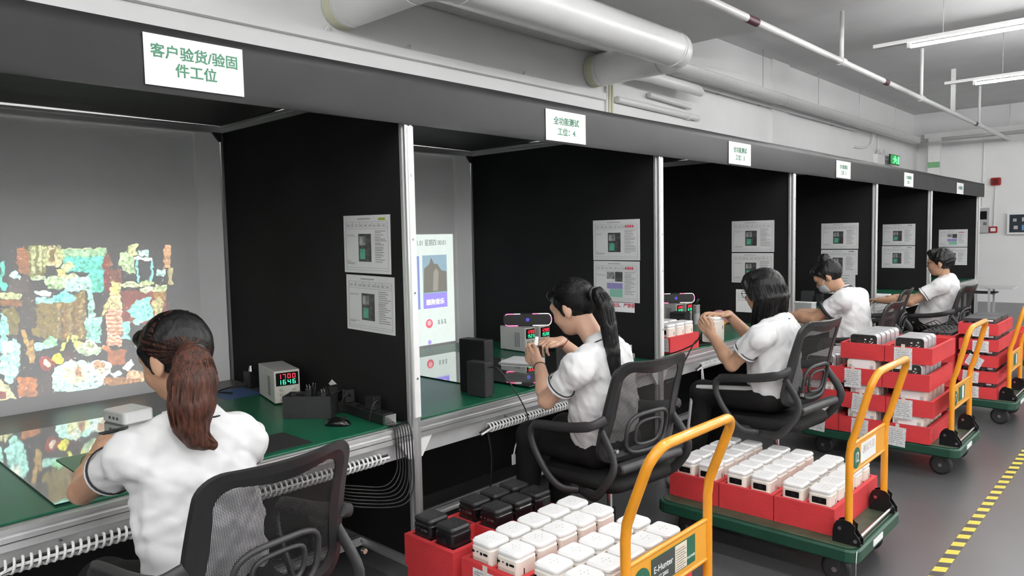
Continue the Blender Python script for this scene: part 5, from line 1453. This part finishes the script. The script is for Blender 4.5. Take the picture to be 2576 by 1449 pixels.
# ---- worker five: man with glasses
JE = dict(Lsh=(-1.74, 7.85, 1.0), Rsh=(-1.74, 8.28, 1.0), C7=(-1.72, 8.12, 1.08), head=(-1.80, 8.098, 1.215), Lel=(-1.98, 7.764, .84), Lwr=(-2.27, 7.80, .845), Lkn=(-2.37, 7.824, .845), Rel=(-1.99, 8.38, .82), Rwr=(-2.26, 8.34, .84),
          Rkn=(-2.36, 8.3, .84), pelvis=(-1.865, 8.1, .63), Lknee=(-2.24, 8.03, .59), Rknee=(-2.24, 8.24, .59))
PE = person(JE, 'man in a white polo shirt with short black hair and glasses at the end bench', (-.99, .0, -.1), (-1, .0, 0), SKIN, .008, 'short', HAIR, None, seed=41, strands=120, build=1.18, hs=1.1)
glasses(PE)
# ================================================================ things on the benches
ZB = .7575
PSUM = mat('psu_grey_paint', (.5, .5, .48), .45, 0, .04); PSUF = mat('psu_cream_front', (.62, .60, .52), .45)
LEDR = mat('led_red', (.3, .01, .01), .4, emit=(1, .03, .05), estr=2.2); LEDG = mat('led_green', (.01, .3, .1), .4, emit=(.05, 1, .35), estr=2.0)
SEG = {'0': 'abcdef', '1': 'bc', '2': 'abged', '3': 'abgcd', '4': 'fgbc', '5': 'afgcd', '6': 'afgedc', '7': 'abc', '8': 'abcdefg', '9': 'abcdfg', '-': 'g', ' ': ''}
def seven(txt, w, h, x, y0, z0, dirv=1):
    # seven segment digits on a face at +X
    mb = MB(); n = len(txt); cw = w/n; t_ = h*.1; dw = cw*.6
    for i, ch in enumerate(txt):
        a = y0+i*cw; b = a+dw; m = z0+h/2
        S = {'a': (a, z0+h-t_, b, z0+h), 'd': (a, z0, b, z0+t_), 'g': (a, m-t_/2, b, m+t_/2), 'f': (a, m, a+t_*1.1, z0+h), 'b': (b-t_*1.1, m, b, z0+h), 'e': (a, z0, a+t_*1.1, m), 'c': (b-t_*1.1, z0, b, m)}
        for k in SEG[ch]:
            p, q, r_, s_ = S[k]; mb.box((x, p, q), (x+.0006, r_, s_))
    return mb
def psu(loc, rz, red, green, label, w=.11, d=.26, h=.165):
    t = thing('power_supply', label, 'power supply', loc, rz)
    MB().rbox((-d/2, -w/2, .006), (d/2, w/2, h), .004, .002, 1).build('case', PSUM, t)
    f = MB().box((d/2, -w/2+.002, .008), (d/2+.003, w/2-.002, h-.002)).build('front_panel', PSUF, t)
    sc = MB().box((d/2+.003, -w/2+.008, h*.55), (d/2+.0045, w/2-.008, h-.01)).build('display', BLACKG, t)
    seven(red, w*.75, h*.13, d/2+.0046, -w/2+.018, h*.76).build('red_digits', LEDR, sc)
    seven(green, w*.75, h*.13, d/2+.0046, -w/2+.018, h*.59).build('green_digits', LEDG, sc)
    for k in range(2):
        for q in range(3):
            MB().cyl((d/2+.003, -w*.25+k*w*.5, h*.14+q*h*.14), (d/2+.014, -w*.25+k*w*.5, h*.14+q*h*.14), .008, 10).build('knob', GBOX, f)
    mb = MB()
    for c in range(3):
        for r_ in range(12): mb.box((d*.1+c*.018, -w/2-.0006, h*.2+r_*h*.05), (d*.1+c*.018+.01, -w/2, h*.2+r_*h*.05+.0045))
    tag(mb.build('vent_holes', BLACK, t), kind='stuff')
    for sx in (-1, 1):
        for sy in (-1, 1): MB().cyl((sx*d*.4, sy*w*.35, 0), (sx*d*.4, sy*w*.35, .006), .008, 8).build('foot', RUBBER, t)
    return t
psu((-3.36, 1.835, ZB), R(-14), '1700', '1646', 'grey power supply showing 1700 on the party picture bench', .125, .3, .165)
psu((-3.43, 3.70, ZB), R(-3), '1200', '1523', 'grey power supply showing 1523, under the soundbar beside the ponytail worker', .1, .25, .17)
psu((-3.41, 3.83, ZB), R(-3), '1200', '1528', 'grey power supply showing 1528, wedged between its twin and the partition', .1, .25, .17)
psu((-3.43, 5.70, ZB), R(-3), '1200', '1520', 'grey power supply left of its twin on the bench of the worker with glasses', .1, .25, .17)
psu((-3.41, 5.83, ZB), R(-3), '1200', '1519', 'grey power supply by the partition on the bench of the worker with glasses', .1, .25, .17)
psu((-3.41, 7.90, ZB), R(-3), '1200', '1525', 'grey power supply on the bench of the worker with the mask', .1, .25, .17)

LBAR = mat('led_bar_pink', (.5, .1, .2), .4, emit=(1, .16, .35), estr=1.6); LBARW = mat('led_bar_white', (.6, .6, .6), .4, emit=(1, .9, .92), estr=.8)
def soundbar(loc, rz, label):
    t = thing('soundbar_speaker', label, 'speaker', loc, rz)     # front faces -Y
    w, h, d = .17, .088, .035
    MB().rbox((-w, -d, 0), (w, d, h), .03, .004, 5, axis=1).build('body', BLACKM, t)
    MB().rbox((-w+.012, -d-.002, .012), (w-.012, -d, h-.012), .022, .001, 5, axis=1).build('grille', BLACK, t)
    def seg(pts, m): MB().tube([Vector((a, -d-.001, b)) for a, b in pts], .0028, 6).build('light_strip', m, t)
    ra = [(w-.03+.027*math.sin(k*math.pi/10), h/2+(h/2-.003)*math.cos(k*math.pi/10)) for k in range(11)]
    la = [(-a, b) for a, b in ra]
    seg([(w*.2, h-.003), (w*.45, h-.003)], LBAR); seg([(w*.45, h-.003)]+ra[:4], LBARW); seg(ra[3:7], LBAR); seg(ra[6:]+[(w*.2, .003)], LBARW)
    seg([(-w*.3, h-.003), (-w*.55, h-.003)], LBARW); seg([(-w*.55, h-.003)]+la[:3], LBAR); seg(la[8:]+[(-w*.4, .003)], LBAR)
    g = MB().tube([(0, -d-.002, h/2), (0, -d-.004, h/2)], .013, 14).build('badge', mat('blue_badge', (.02, .02, .1), .3, emit=(.1, .08, .8), estr=.5), t)
    return t
soundbar((-3.39, 3.765, ZB+.171), R(43), 'black soundbar with pink light rim on the twin power supplies by the ponytail worker')
soundbar((-3.39, 5.765, ZB+.171), R(43), 'black soundbar with pink light rim on the supplies by the worker with glasses')
soundbar((-3.36, 7.88, ZB+.171), R(43), 'black soundbar with light rim behind the masked worker')

MIRROR = mat('reflective_glass_sheet', (.48, .5, .49), .04, .92, .03, 2)
EDGE = mat('glass_edge', (.01, .02, .016), .2)
def plate(lo, hi, label, z=ZB, h=.006):
    t = thing('glass_plate', label, 'glass plate', ((lo[0]+hi[0])/2, (lo[1]+hi[1])/2, z))
    a, b = (hi[0]-lo[0])/2, (hi[1]-lo[1])/2
    MB().box((-a, -b, 0), (a, b, h-.001)).build('glass_edge', EDGE, t)
    MB().box((-a+.001, -b+.001, h-.001), (a-.001, b-.001, h)).build('glass_surface', MIRROR, t)
    return t
plate((-3.62, .61), (-2.505, 1.25), 'large mirror like glass plate on the party picture bench')
plate((-3.72, 2.645), (-2.80, 3.36), 'mirror like glass plate reflecting the projected menu screen')
plate((-2.95, 2.78), (-2.50, 3.05), 'dark small glass plate lying by the stepped black device', ZB+.0065, .006)
tag(MB().rbox((-3.03, .75, ZB+.0065), (-2.62, 1.1, ZB+.0095), .006, .001, 2).build('cutting_pad', GREEN), 'green cutting pad lying on the large glass plate', 'pad')
tag(MB().rbox((-2.73, 1.26, ZB), (-2.505, 1.5, ZB+.003), .004, .001, 2).build('mouse_pad', mat('black_pad', (.006, .006, .006), .8)), 'black square mouse pad on the party picture bench', 'mouse pad')
tag(MB().box((-3.80, 1.66, .7495), (-3.535, 1.86, .7515)).build('blue_folder', mat('blue_sheet', sr('3d5a8a'), .5)), 'blue paper folder lying behind the bench mat near the power supply', 'folder')
t = thing('white_console', 'low white projector with ports lying on the large glass plate', 'projector', (-3.46, 1.15, ZB+.0065), R(10))
MB().rbox((-.09, -.07, 0), (.09, .07, .055), .02, .006, 4).build('body', BWHITE, t)
for k in range(3): MB().box((-.03+k*.03, -.0715, .02), (-.015+k*.03, -.07, .032)).build('port', BLACKG, t)
tag(MB().cyl((-3.30, .98, ZB+.0105), (-3.32, 1.10, ZB+.0105), .004, 8).build('stylus_pen', BLACK), 'black pen lying on the large glass plate', 'pen')
# black holder full of plugs
t = thing('plug_holder', 'black desk box full of plugs and adapters beside the power supply', 'holder', (-2.9, 1.735, ZB), R(40))
MB().box((-.11, -.055, 0), (.11, .055, .006)).build('base', BLACKM, t)
for lo, hi in (((-.11, -.055, .006), (.11, -.05, .1)), ((-.11, .05, .006), (.11, .055, .1)), ((-.11, -.05, .006), (-.105, .05, .1)), ((.105, -.05, .006), (.11, .05, .1))):
    MB().box(lo, hi).build('side', BLACKM, t)
rnd = random.Random(5)
for k in range(9):
    u, v = -.072+.072*(k % 3), -.032+.032*(k//3); c_, s_ = math.cos(R(40)), math.sin(R(40))
    t = thing('plug', 'black plug sticking out of the desk box', 'plug', (-2.9+u*c_-v*s_, 1.735+u*s_+v*c_, ZB+.039+.018*((k*5) % 3)), 0, 'plugs in the desk box')
    t.rotation_euler = (R(rnd.uniform(-4, 4)), R(rnd.uniform(-14, 14)), R(40+rnd.uniform(-6, 6)))
    MB().rbox((-.014, -.011, -.03), (.014, .011, .055), .005, .002, 2).build('body', BLACK, t)
    for s in (-1, 1): MB().box((s*.006-.001, -.003, .055), (s*.006+.001, .003, .07)).build('pin', STEEL, t)
# mouse
t = thing('computer_mouse', 'black computer mouse on the green mat of the first bench', 'mouse', (-2.66, 1.72, ZB), R(35))
mb = MB(); rings = []
for u, w, h in ((-.055, .012, .012), (-.045, .026, .026), (-.015, .031, .036), (.02, .03, .031), (.045, .026, .02), (.055, .012, .01)):
    rings.append([Vector((u, w*math.cos(a), max(0, h*math.sin(a)))) for a in np.linspace(0, 2*math.pi, 14, endpoint=False)])
mb.loops(rings).build('shell', BLACKG, t); MB().cyl((.028, -.003, .03), (.028, .003, .03), .008, 10).build('wheel', RUBBER, t)
# power strip with adapters, card and cables by the post
t = thing('power_strip', 'black power strip with silver end lying at the foot of the partition', 'power strip', (-2.72, 1.885, ZB), R(-4))
MB().rbox((-.3, -.03, 0), (.22, .03, .045), .006, .003, 2).build('body', BLACK, t); MB().box((.22, -.028, .002), (.236, .028, .043)).build('end_cap', STEEL, t)
for k in range(5): MB().box((-.25+k*.085, -.016, .045), (-.2+k*.085, .016, .0465)).build('socket', BLACKM, t)
for k, (x, a) in enumerate(((-2.94, 10), (-2.83, -15), (-2.62, 8))):
    t = thing('power_adapter', 'black power adapter plugged on top of the power strip', 'adapter', (x, 1.885-(x+2.72)*.07, ZB+.0465), R(a-4), 'adapters on the power strip')
    MB().rbox((-.03, -.024, 0), (.03, .024, .06), .006, .003, 2).build('body', BLACK, t); MB().tube(spline([(.028, 0, .03), (.045, -.012, .045), (.042, -.036, .03), (.034, -.046, -.02), (.03, -.05, -.042)]), .0035, 6).build('lead', CABLE, t)
t = thing('tent_card', 'blank white folded card propped against the power strip', 'card', (-2.92, 1.948, ZB-.0095), 0)
MB().prism([(-.16, .10), (-.13, .125), (.12, .01), (.07, .01)], 1, -.002, 0).build('card', PAPER, t)
for k in range(7):      # side by side lanes, the outer ones hang lower
    y = 1.842+.008*k; x = XP+.024+.008*k
    pts = [(-2.476, y, ZB+.004), (-2.45, y, ZB+.005), (XP+.016+.006*k, y, ZB-.008+.004*k), (x, y, .66), (x+.006, y-.008, .575-.012*k), (x+.006, y-.07, .53-.014*k), (x-.01, y-.19-.01*k, .558-.012*k), (XP-.05, y-.27-.01*k, .575-.012*k)]
    tag(MB().tube(spline(pts, 6), .003, 6).build('loose_cable', CABLE), 'black cable looping over the bench edge beside the front post', 'cable', 'cables at the front post')
t = thing('wall_adapter', 'black adapter with chrome tip standing by the rear post', 'adapter', (-3.78, 1.90, .7495))
MB().rbox((-.035, -.03, 0), (.035, .03, .09), .006, .003, 2).build('body', BLACK, t); MB().tube([(0, 0, .09), (0, 0, .12)], [.014, .008], 8).build('tip', CHROME, t)
MB().tube(spline([(0, -.03, .02), (-.03, -.12, .01), (.02, -.2, .01), (.1, -.16, .008)]), .004, 6).build('lead', CABLE, t)
tag(MB().rbox((-2.7, .36, ZB), (-2.6, .475, ZB+.06), .006, .003, 2).build('red_box', FOAM), 'small red box at the near end of the first bench', 'box')

# spiral cable wrap under the bench edges
SPW = mat('white_spiral_wrap', (.74, .74, .73), .4)
def wrap(y0, y1, label, turns):
    t = thing('spiral_wrap', label, 'cable wrap', (XP+.042, 0, .652))
    pts = []; n = turns*12
    for k in range(n+1):
        a = 2*math.pi*k/12; pts.append((.02*math.cos(a), y0+(y1-y0)*k/n, .02*math.sin(a)))
    MB().tube(pts, .0042, 5).build('spiral', SPW, t)
    for q in range(3):
        a = 2.1*q; MB().tube([(.008*math.cos(a), y0-.05, .008*math.sin(a)-.02), (.008*math.cos(a), y0+.03, .008*math.sin(a)), (.008*math.cos(a), y1, .008*math.sin(a)), (.008*math.cos(a), y1+.03, .008*math.sin(a))], .005, 6).build('inner_cable', CABLE if q else WCABLE, t)
    for y in np.arange(y0+.15, y1, .4): MB().box((-.035, y-.004, .018), (0, y+.004, .026)).build('clip', STEEL, t)
wrap(.45, 1.755, 'white spiral cable wrap under the edge of the first bench', 62)
wrap(2.37, 3.1, 'white spiral cable wrap under the bench edge beside the ponytail worker', 34)
wrap(4.4, 5.3, 'white spiral cable wrap under the bench edge beside the worker with glasses', 42)
tag(MB().tube(spline([(-2.39, 2.36, .63), (-2.38, 2.37, .5), (-2.4, 2.37, .3), (-2.45, 2.38, .1), (-2.5, 2.4, .004)]), .004, 6).build('hanging_cable', CABLE), 'black cable hanging straight down under the second bench', 'cable')
t = thing('usb_cable', 'white cable with flat plug dangling under the second bench', 'cable', (-2.385, 2.53, 0))
MB().tube(spline([(-.013, .12, .622), (0, .07, .59), (0, .02, .54), (0, 0, .49)]), .0035, 6).build('lead', WCABLE, t); MB().box((-.004, -.012, .44), (.004, .008, .49)).build('plug', WCABLE, t)
for k, (a, b) in enumerate(((4.42, 4.40), (4.44, 4.46))):
    tag(MB().tube(spline([(-2.372, 4.372+.012*k, .645), (-2.362, 4.36+.03*k, .5), (-2.368, 4.365+.022*k, .3), (-2.38, 4.37+.014*k, .12), (-2.4+.01*k, 4.39+.014*k, .006)]), .0045, 6).build('white_cable', WCABLE), 'white cable hanging to the floor beside the striped trousers', 'cable', 'white cables by the striped trousers')

# second bench
t = thing('stepped_device', 'tall stepped black device with ports at the front of the second bench', 'device', (-2.65, 2.545, ZB), R(4))
MB().rbox((-.1, -.02, 0), (.075, .05, .275), .004, .003, 2).build('tall_block', BLACK, t); MB().rbox((.0, -.075, 0), (.125, -.02, .175), .004, .003, 2).build('low_block', BLACKM, t)
for k in range(6): MB().box((-.035+.012*(k % 3), -.022, .13+.018*(k//3)), (-.028+.012*(k % 3), -.02, .142+.018*(k//3))).build('port', STEEL if k % 2 else AR, t)
MB().tube(spline([(.12, -.045, .15), (.17, -.035, .15), (.225, -.02, .09), (.268, 0, .02), (.293, .03, -.06), (.297, .05, -.15), (.293, .06, -.3), (.288, .07, -.4)]), .0035, 6).build('lead', CABLE, t)
t = thing('clipboard', 'white notebook on a clipboard lying on the second bench', 'clipboard', (-3.02, 3.36, ZB+.0065), R(18))
MB().box((-.16, -.11, 0), (.16, .11, .006)).build('board', GBOX, t); MB().box((-.15, -.1, .006), (.15, .1, .014)).build('paper_block', PAPER, t); MB().tube([(.06, .0, .014), (.06, 0, .022)], .022, 14).build('round_magnet', BLACK, t)
# black device in the hands of the second worker, with its white cap
t = thing('small_device', 'small black device with white cap held by the ponytail worker', 'device', (-2.258, 2.56, 1.0))
MB().rbox((-.022, -.026, -.05), (.022, .026, .035), .008, .003, 3).build('body', BLACKG, t); MB().tube([(0, 0, .035), (0, .012, .075)], [.012, .009], 10).build('cap', BWHITE, t)
t = thing('black_stand', 'black upright box behind the hands of the ponytail worker', 'device', (-2.6, 3.125, ZB))
MB().rbox((-.045, -.05, 0), (.045, .05, .22), .005, .003, 2).build('body', BLACK, t); MB().box((-.03, -.051, .15), (.03, -.05, .19)).build('window', BLACKG, t)
t = thing('labelled_cards', 'row of white cards standing in a holder at the end of the second bench', 'card holder', (-2.68, 3.86, ZB))
MB().rbox((-.09, -.045, 0), (.09, .045, .03), .004, .002, 2).build('holder', GBOX, t)
for k in range(8): MB().box((-.08+k*.021, -.04, .03), (-.078+k*.021, .04, .085)).build('card', PAPER, t)
t = thing('black_tray', 'low black tray of tools beside the white cards', 'tray', (-2.58, 3.62, ZB))
MB().rbox((-.1, -.09, 0), (.1, .09, .03), .01, .004, 3).build('tray_body', BLACKM, t)
for k in range(4): MB().cyl((-.07+k*.04, -.07, .034), (-.05+k*.04, .07, .038), .004, 6).build('tool', STEEL, t)
t = thing('white_headset', 'white and black plastic gadget lying behind the ponytail worker', 'gadget', (-3.05, 3.72, ZB), R(20))
MB().tube(spline([(-.06, -.05, .02), (-.05, 0, .07), (0, .03, .09), (.05, 0, .07), (.06, -.05, .02)]), .014, 8).build('band', BWHITE, t); MB().rbox((-.02, -.07, 0), (.03, -.03, .08), .008, .003, 2).build('black_block', BLACK, t)
t = thing('white_gadget', 'small white oval remote on the second bench', 'remote', (-2.78, 3.45, ZB), R(60)); MB().rbox((-.06, -.02, 0), (.06, .02, .015), .015, .004, 4).build('body', BWHITE, t)
for k in range(3): MB().cyl((-.02+k*.02, 0, .015), (-.02+k*.02, 0, .017), .005, 8).build('button', BLACK, t)

# third bench
tr3 = tray((-2.615, 4.34, ZB), 'red foam tray standing on the bench in front of the worker with glasses', .11, .272, .38, 2, 3)
c3 = cells(-2.615, 4.34, .272, .38, 3)
for c in range(2):
    for r_ in range(3):
        put(PW, (*c3[c][r_], ZB+.0405), R(0), 'white cube projector in the tray on the third bench', 'white projectors on the third bench')
slip((-2.53, 4.149, ZB+.105), 'white form taped to the tray on the third bench', .075, .09, R(-3), False)
t = thing('black_case', 'plain black box in front of the third bench power supplies', 'box', (-3.2, 5.52, ZB), R(8)); MB().rbox((-.07, -.06, 0), (.07, .06, .12), .004, .003, 2).build('body', BLACKM, t); MB().box((-.069, -.061, .1), (.069, -.06, .103)).build('lid_seam', BLACKG, t)
t = thing('steel_canister', 'ribbed grey canister with black knob on the third bench', 'canister', (-3.14, 5.70, ZB)); MB().cyl((0, 0, 0), (0, 0, .17), .03, 16).build('body', GBOX, t)
for k in range(6): MB().cyl((0, 0, .1+k*.011), (0, 0, .105+k*.011), .032, 16).build('rib', STEEL, t)
MB().tube([(0, 0, .17), (0, 0, .2), (.02, .01, .22)], [.012, .02, .012], 10).build('knob', BLACK, t)
t = thing('pink_pouch', 'pink and white cloth pouch on the third bench', 'pouch', (-2.98, 6.0-.13, ZB), R(20))
Qf = Field((-.15, -.12, -.02), (.15, .12, .16), .006); Qf.ell((0, 0, .05), np.eye(3), (.1, .06, .05), 0); Qf.ell((-.04, 0, .07), np.eye(3), (.05, .05, .05), .03); Qf.noise(.004, 60, 2); Qf.plane((0, 0, .002), (0, 0, -1))
Qf.mesh('pouch_body', mat('pink_cloth', sr('b98a96'), .8, 0, .15, 20), t); MB().tube(spline([(-.09, -.05, .06), (0, -.068, .09), (.09, -.05, .06)]), .006, 6).build('white_piping', WHITE, t); MB().cyl((.0, -.055, .02), (.03, -.09, .015), .014, 10).build('orange_toggle', ORANGE, t)
put(PW, (-2.03, 3.88, .915), R(0), 'white cube projector held in the hands of the worker with glasses', None)
held = [o for o in COL.objects if o.get('label', '').startswith('white cube projector held')][0]
if 'group' in held: del held['group']
tag(MB().tube(spline([(-2.079, 3.87, .935), (-2.12, 3.83, .91), (-2.16, 3.78, .8), (-2.25, 3.82, .68), (-2.36, 3.9, .62)]), .0045, 6).build('test_lead', CABLE), 'black test lead plugged into the held projector', 'cable')
tag(MB().tube(spline([(-2.079, 3.90, .965), (-2.13, 3.93, .95), (-2.22, 4.0, .87), (-2.4, 4.1, .79), (-2.5, 4.12, ZB+.005), (-2.56, 4.1, ZB+.005)]), .0045, 6).build('test_lead', CABLE), 'black test lead running from the held projector to the bench', 'cable')
t = thing('adapter_pile', 'black adapter block with leads at the edge of the third bench', 'adapter', (-2.55, 4.75, ZB), R(10)); MB().rbox((-.08, -.05, 0), (.08, .05, .045), .008, .004, 2).build('body', BLACK, t)
for k in range(3): MB().tube(spline([(.08, -.03+k*.03, .02), (.12, -.06+k*.04, .03), (.05, -.14+k*.02, .01), (-.05, -.18+k*.05, .006)]), .004, 6).build('lead', CABLE, t)
# fourth and fifth bench
t = thing('grey_laptop', 'open grey box lid in front of the masked worker', 'box', (-2.78, 7.05, ZB), R(0)); MB().rbox((-.15, -.06, 0), (.15, .06, .1), .006, .003, 2).build('body', GBOX, t); MB().box((-.152, -.062, .1), (.152, .062, .106)).build('lid', WHITE, t)
t = thing('black_cube_speaker', 'pair of black boxes by the partition behind the masked worker', 'box', (-3.0, 7.85, ZB), R(10)); MB().rbox((-.06, -.05, 0), (.06, .05, .15), .004, .003, 2).build('body', BLACKM, t); MB().rbox((.09, -.05, 0), (.16, .04, .12), .004, .003, 2).build('small_body', BLACK, t)
t = thing('printed_notice', 'grey notice board sheet leaning at the masked worker bench', 'paper sheet', (-2.9, 8.185, .86)); MB().box((0, -.0015, 0), (.28, 0, .26)).build('paper', PAPERG, t)
mb = MB()
for k in range(6): mb.box((.02, -.002, .05+k*.03), (.2+.01*(k % 3), -.0015, .055+k*.03))
tag(mb.build('print_text', INKG, t), kind='stuff')
t = thing('white_carton', 'flat white carton on the bench in front of the man', 'carton', (-2.62, 8.95, ZB), R(5)); MB().rbox((-.12, -.12, 0), (.12, .12, .05), .003, .002, 1).build('body', PAPER, t); MB().box((-.12, -.02, .05), (.12, .02, .0505)).build('tape', mat('masking_tape', (.7, .62, .55), .5), t)
t = thing('desk_microscope', 'black desk microscope with silver tube at the bench of the man', 'microscope', (-3.0, 9.6, ZB)); MB().rbox((-.08, -.06, 0), (.08, .06, .02), .01, .003, 3).build('base', BLACK, t)
MB().cyl((-.04, 0, .02), (-.04, 0, .28), .012, 10).build('column', BLACKM, t); MB().cyl((.0, 0, .2), (.02, 0, .32), .018, 12).build('tube', CHROME, t); MB().box((-.05, -.015, .22), (.01, .015, .25)).build('arm', BLACK, t)
# ================================================================ ceiling lamps
TUBEM = mat('lit_tube', (1, 1, 1), .4, emit=(1, 1, 1), estr=LAMP_RADIANCE)
def tube_lamp(x, y, z, L, label, end=''):
    t = thing('tube_lamp'+end, label, 'lamp', (x, y, z), 0, 'fluorescent tube lamps')
    MB().box((-.3, -.03, .03), (L+.02, .03, .065)).build('batten', WHITE, t)
    for u in (0, L-.03): MB().box((u, -.018, -.02), (u+.03, .018, .03)).build('end_holder', WHITE, t)
    MB().tube([(.03, 0, -.005), (L-.03, 0, -.005)], .016, 10).build('tube'+end, TUBEM, t)
    for u in (.3, L-.3): MB().cyl((u, 0, .065), (u, 0, (3.52 if 3.2 < y < 6.92 else ZC)-z), .004, 6).build('hanger', STEEL, t)
    return t
tube_lamp(-2.05, 7.8, 3.3, 2.4, 'lit tube lamp hanging above the aisle, second row from the far wall')
tube_lamp(-2.0, 10.4, 3.3, 2.4, 'lit tube lamp hanging above the aisle, row next to the far wall')
for x in (-1.6, 1.6, 4.4, 7.2):  # unseen lamps; the two columns farthest right are added to throw light into the booths
    for y in (-3, 0, 2.6, 5.2, 7.8, 10.4, 13.2):
        if x < 0 and y > 7: continue
        tube_lamp(x, y, 3.3, 2.4, 'unseen lit tube lamp added to extend the ceiling rows', '_offscreen')
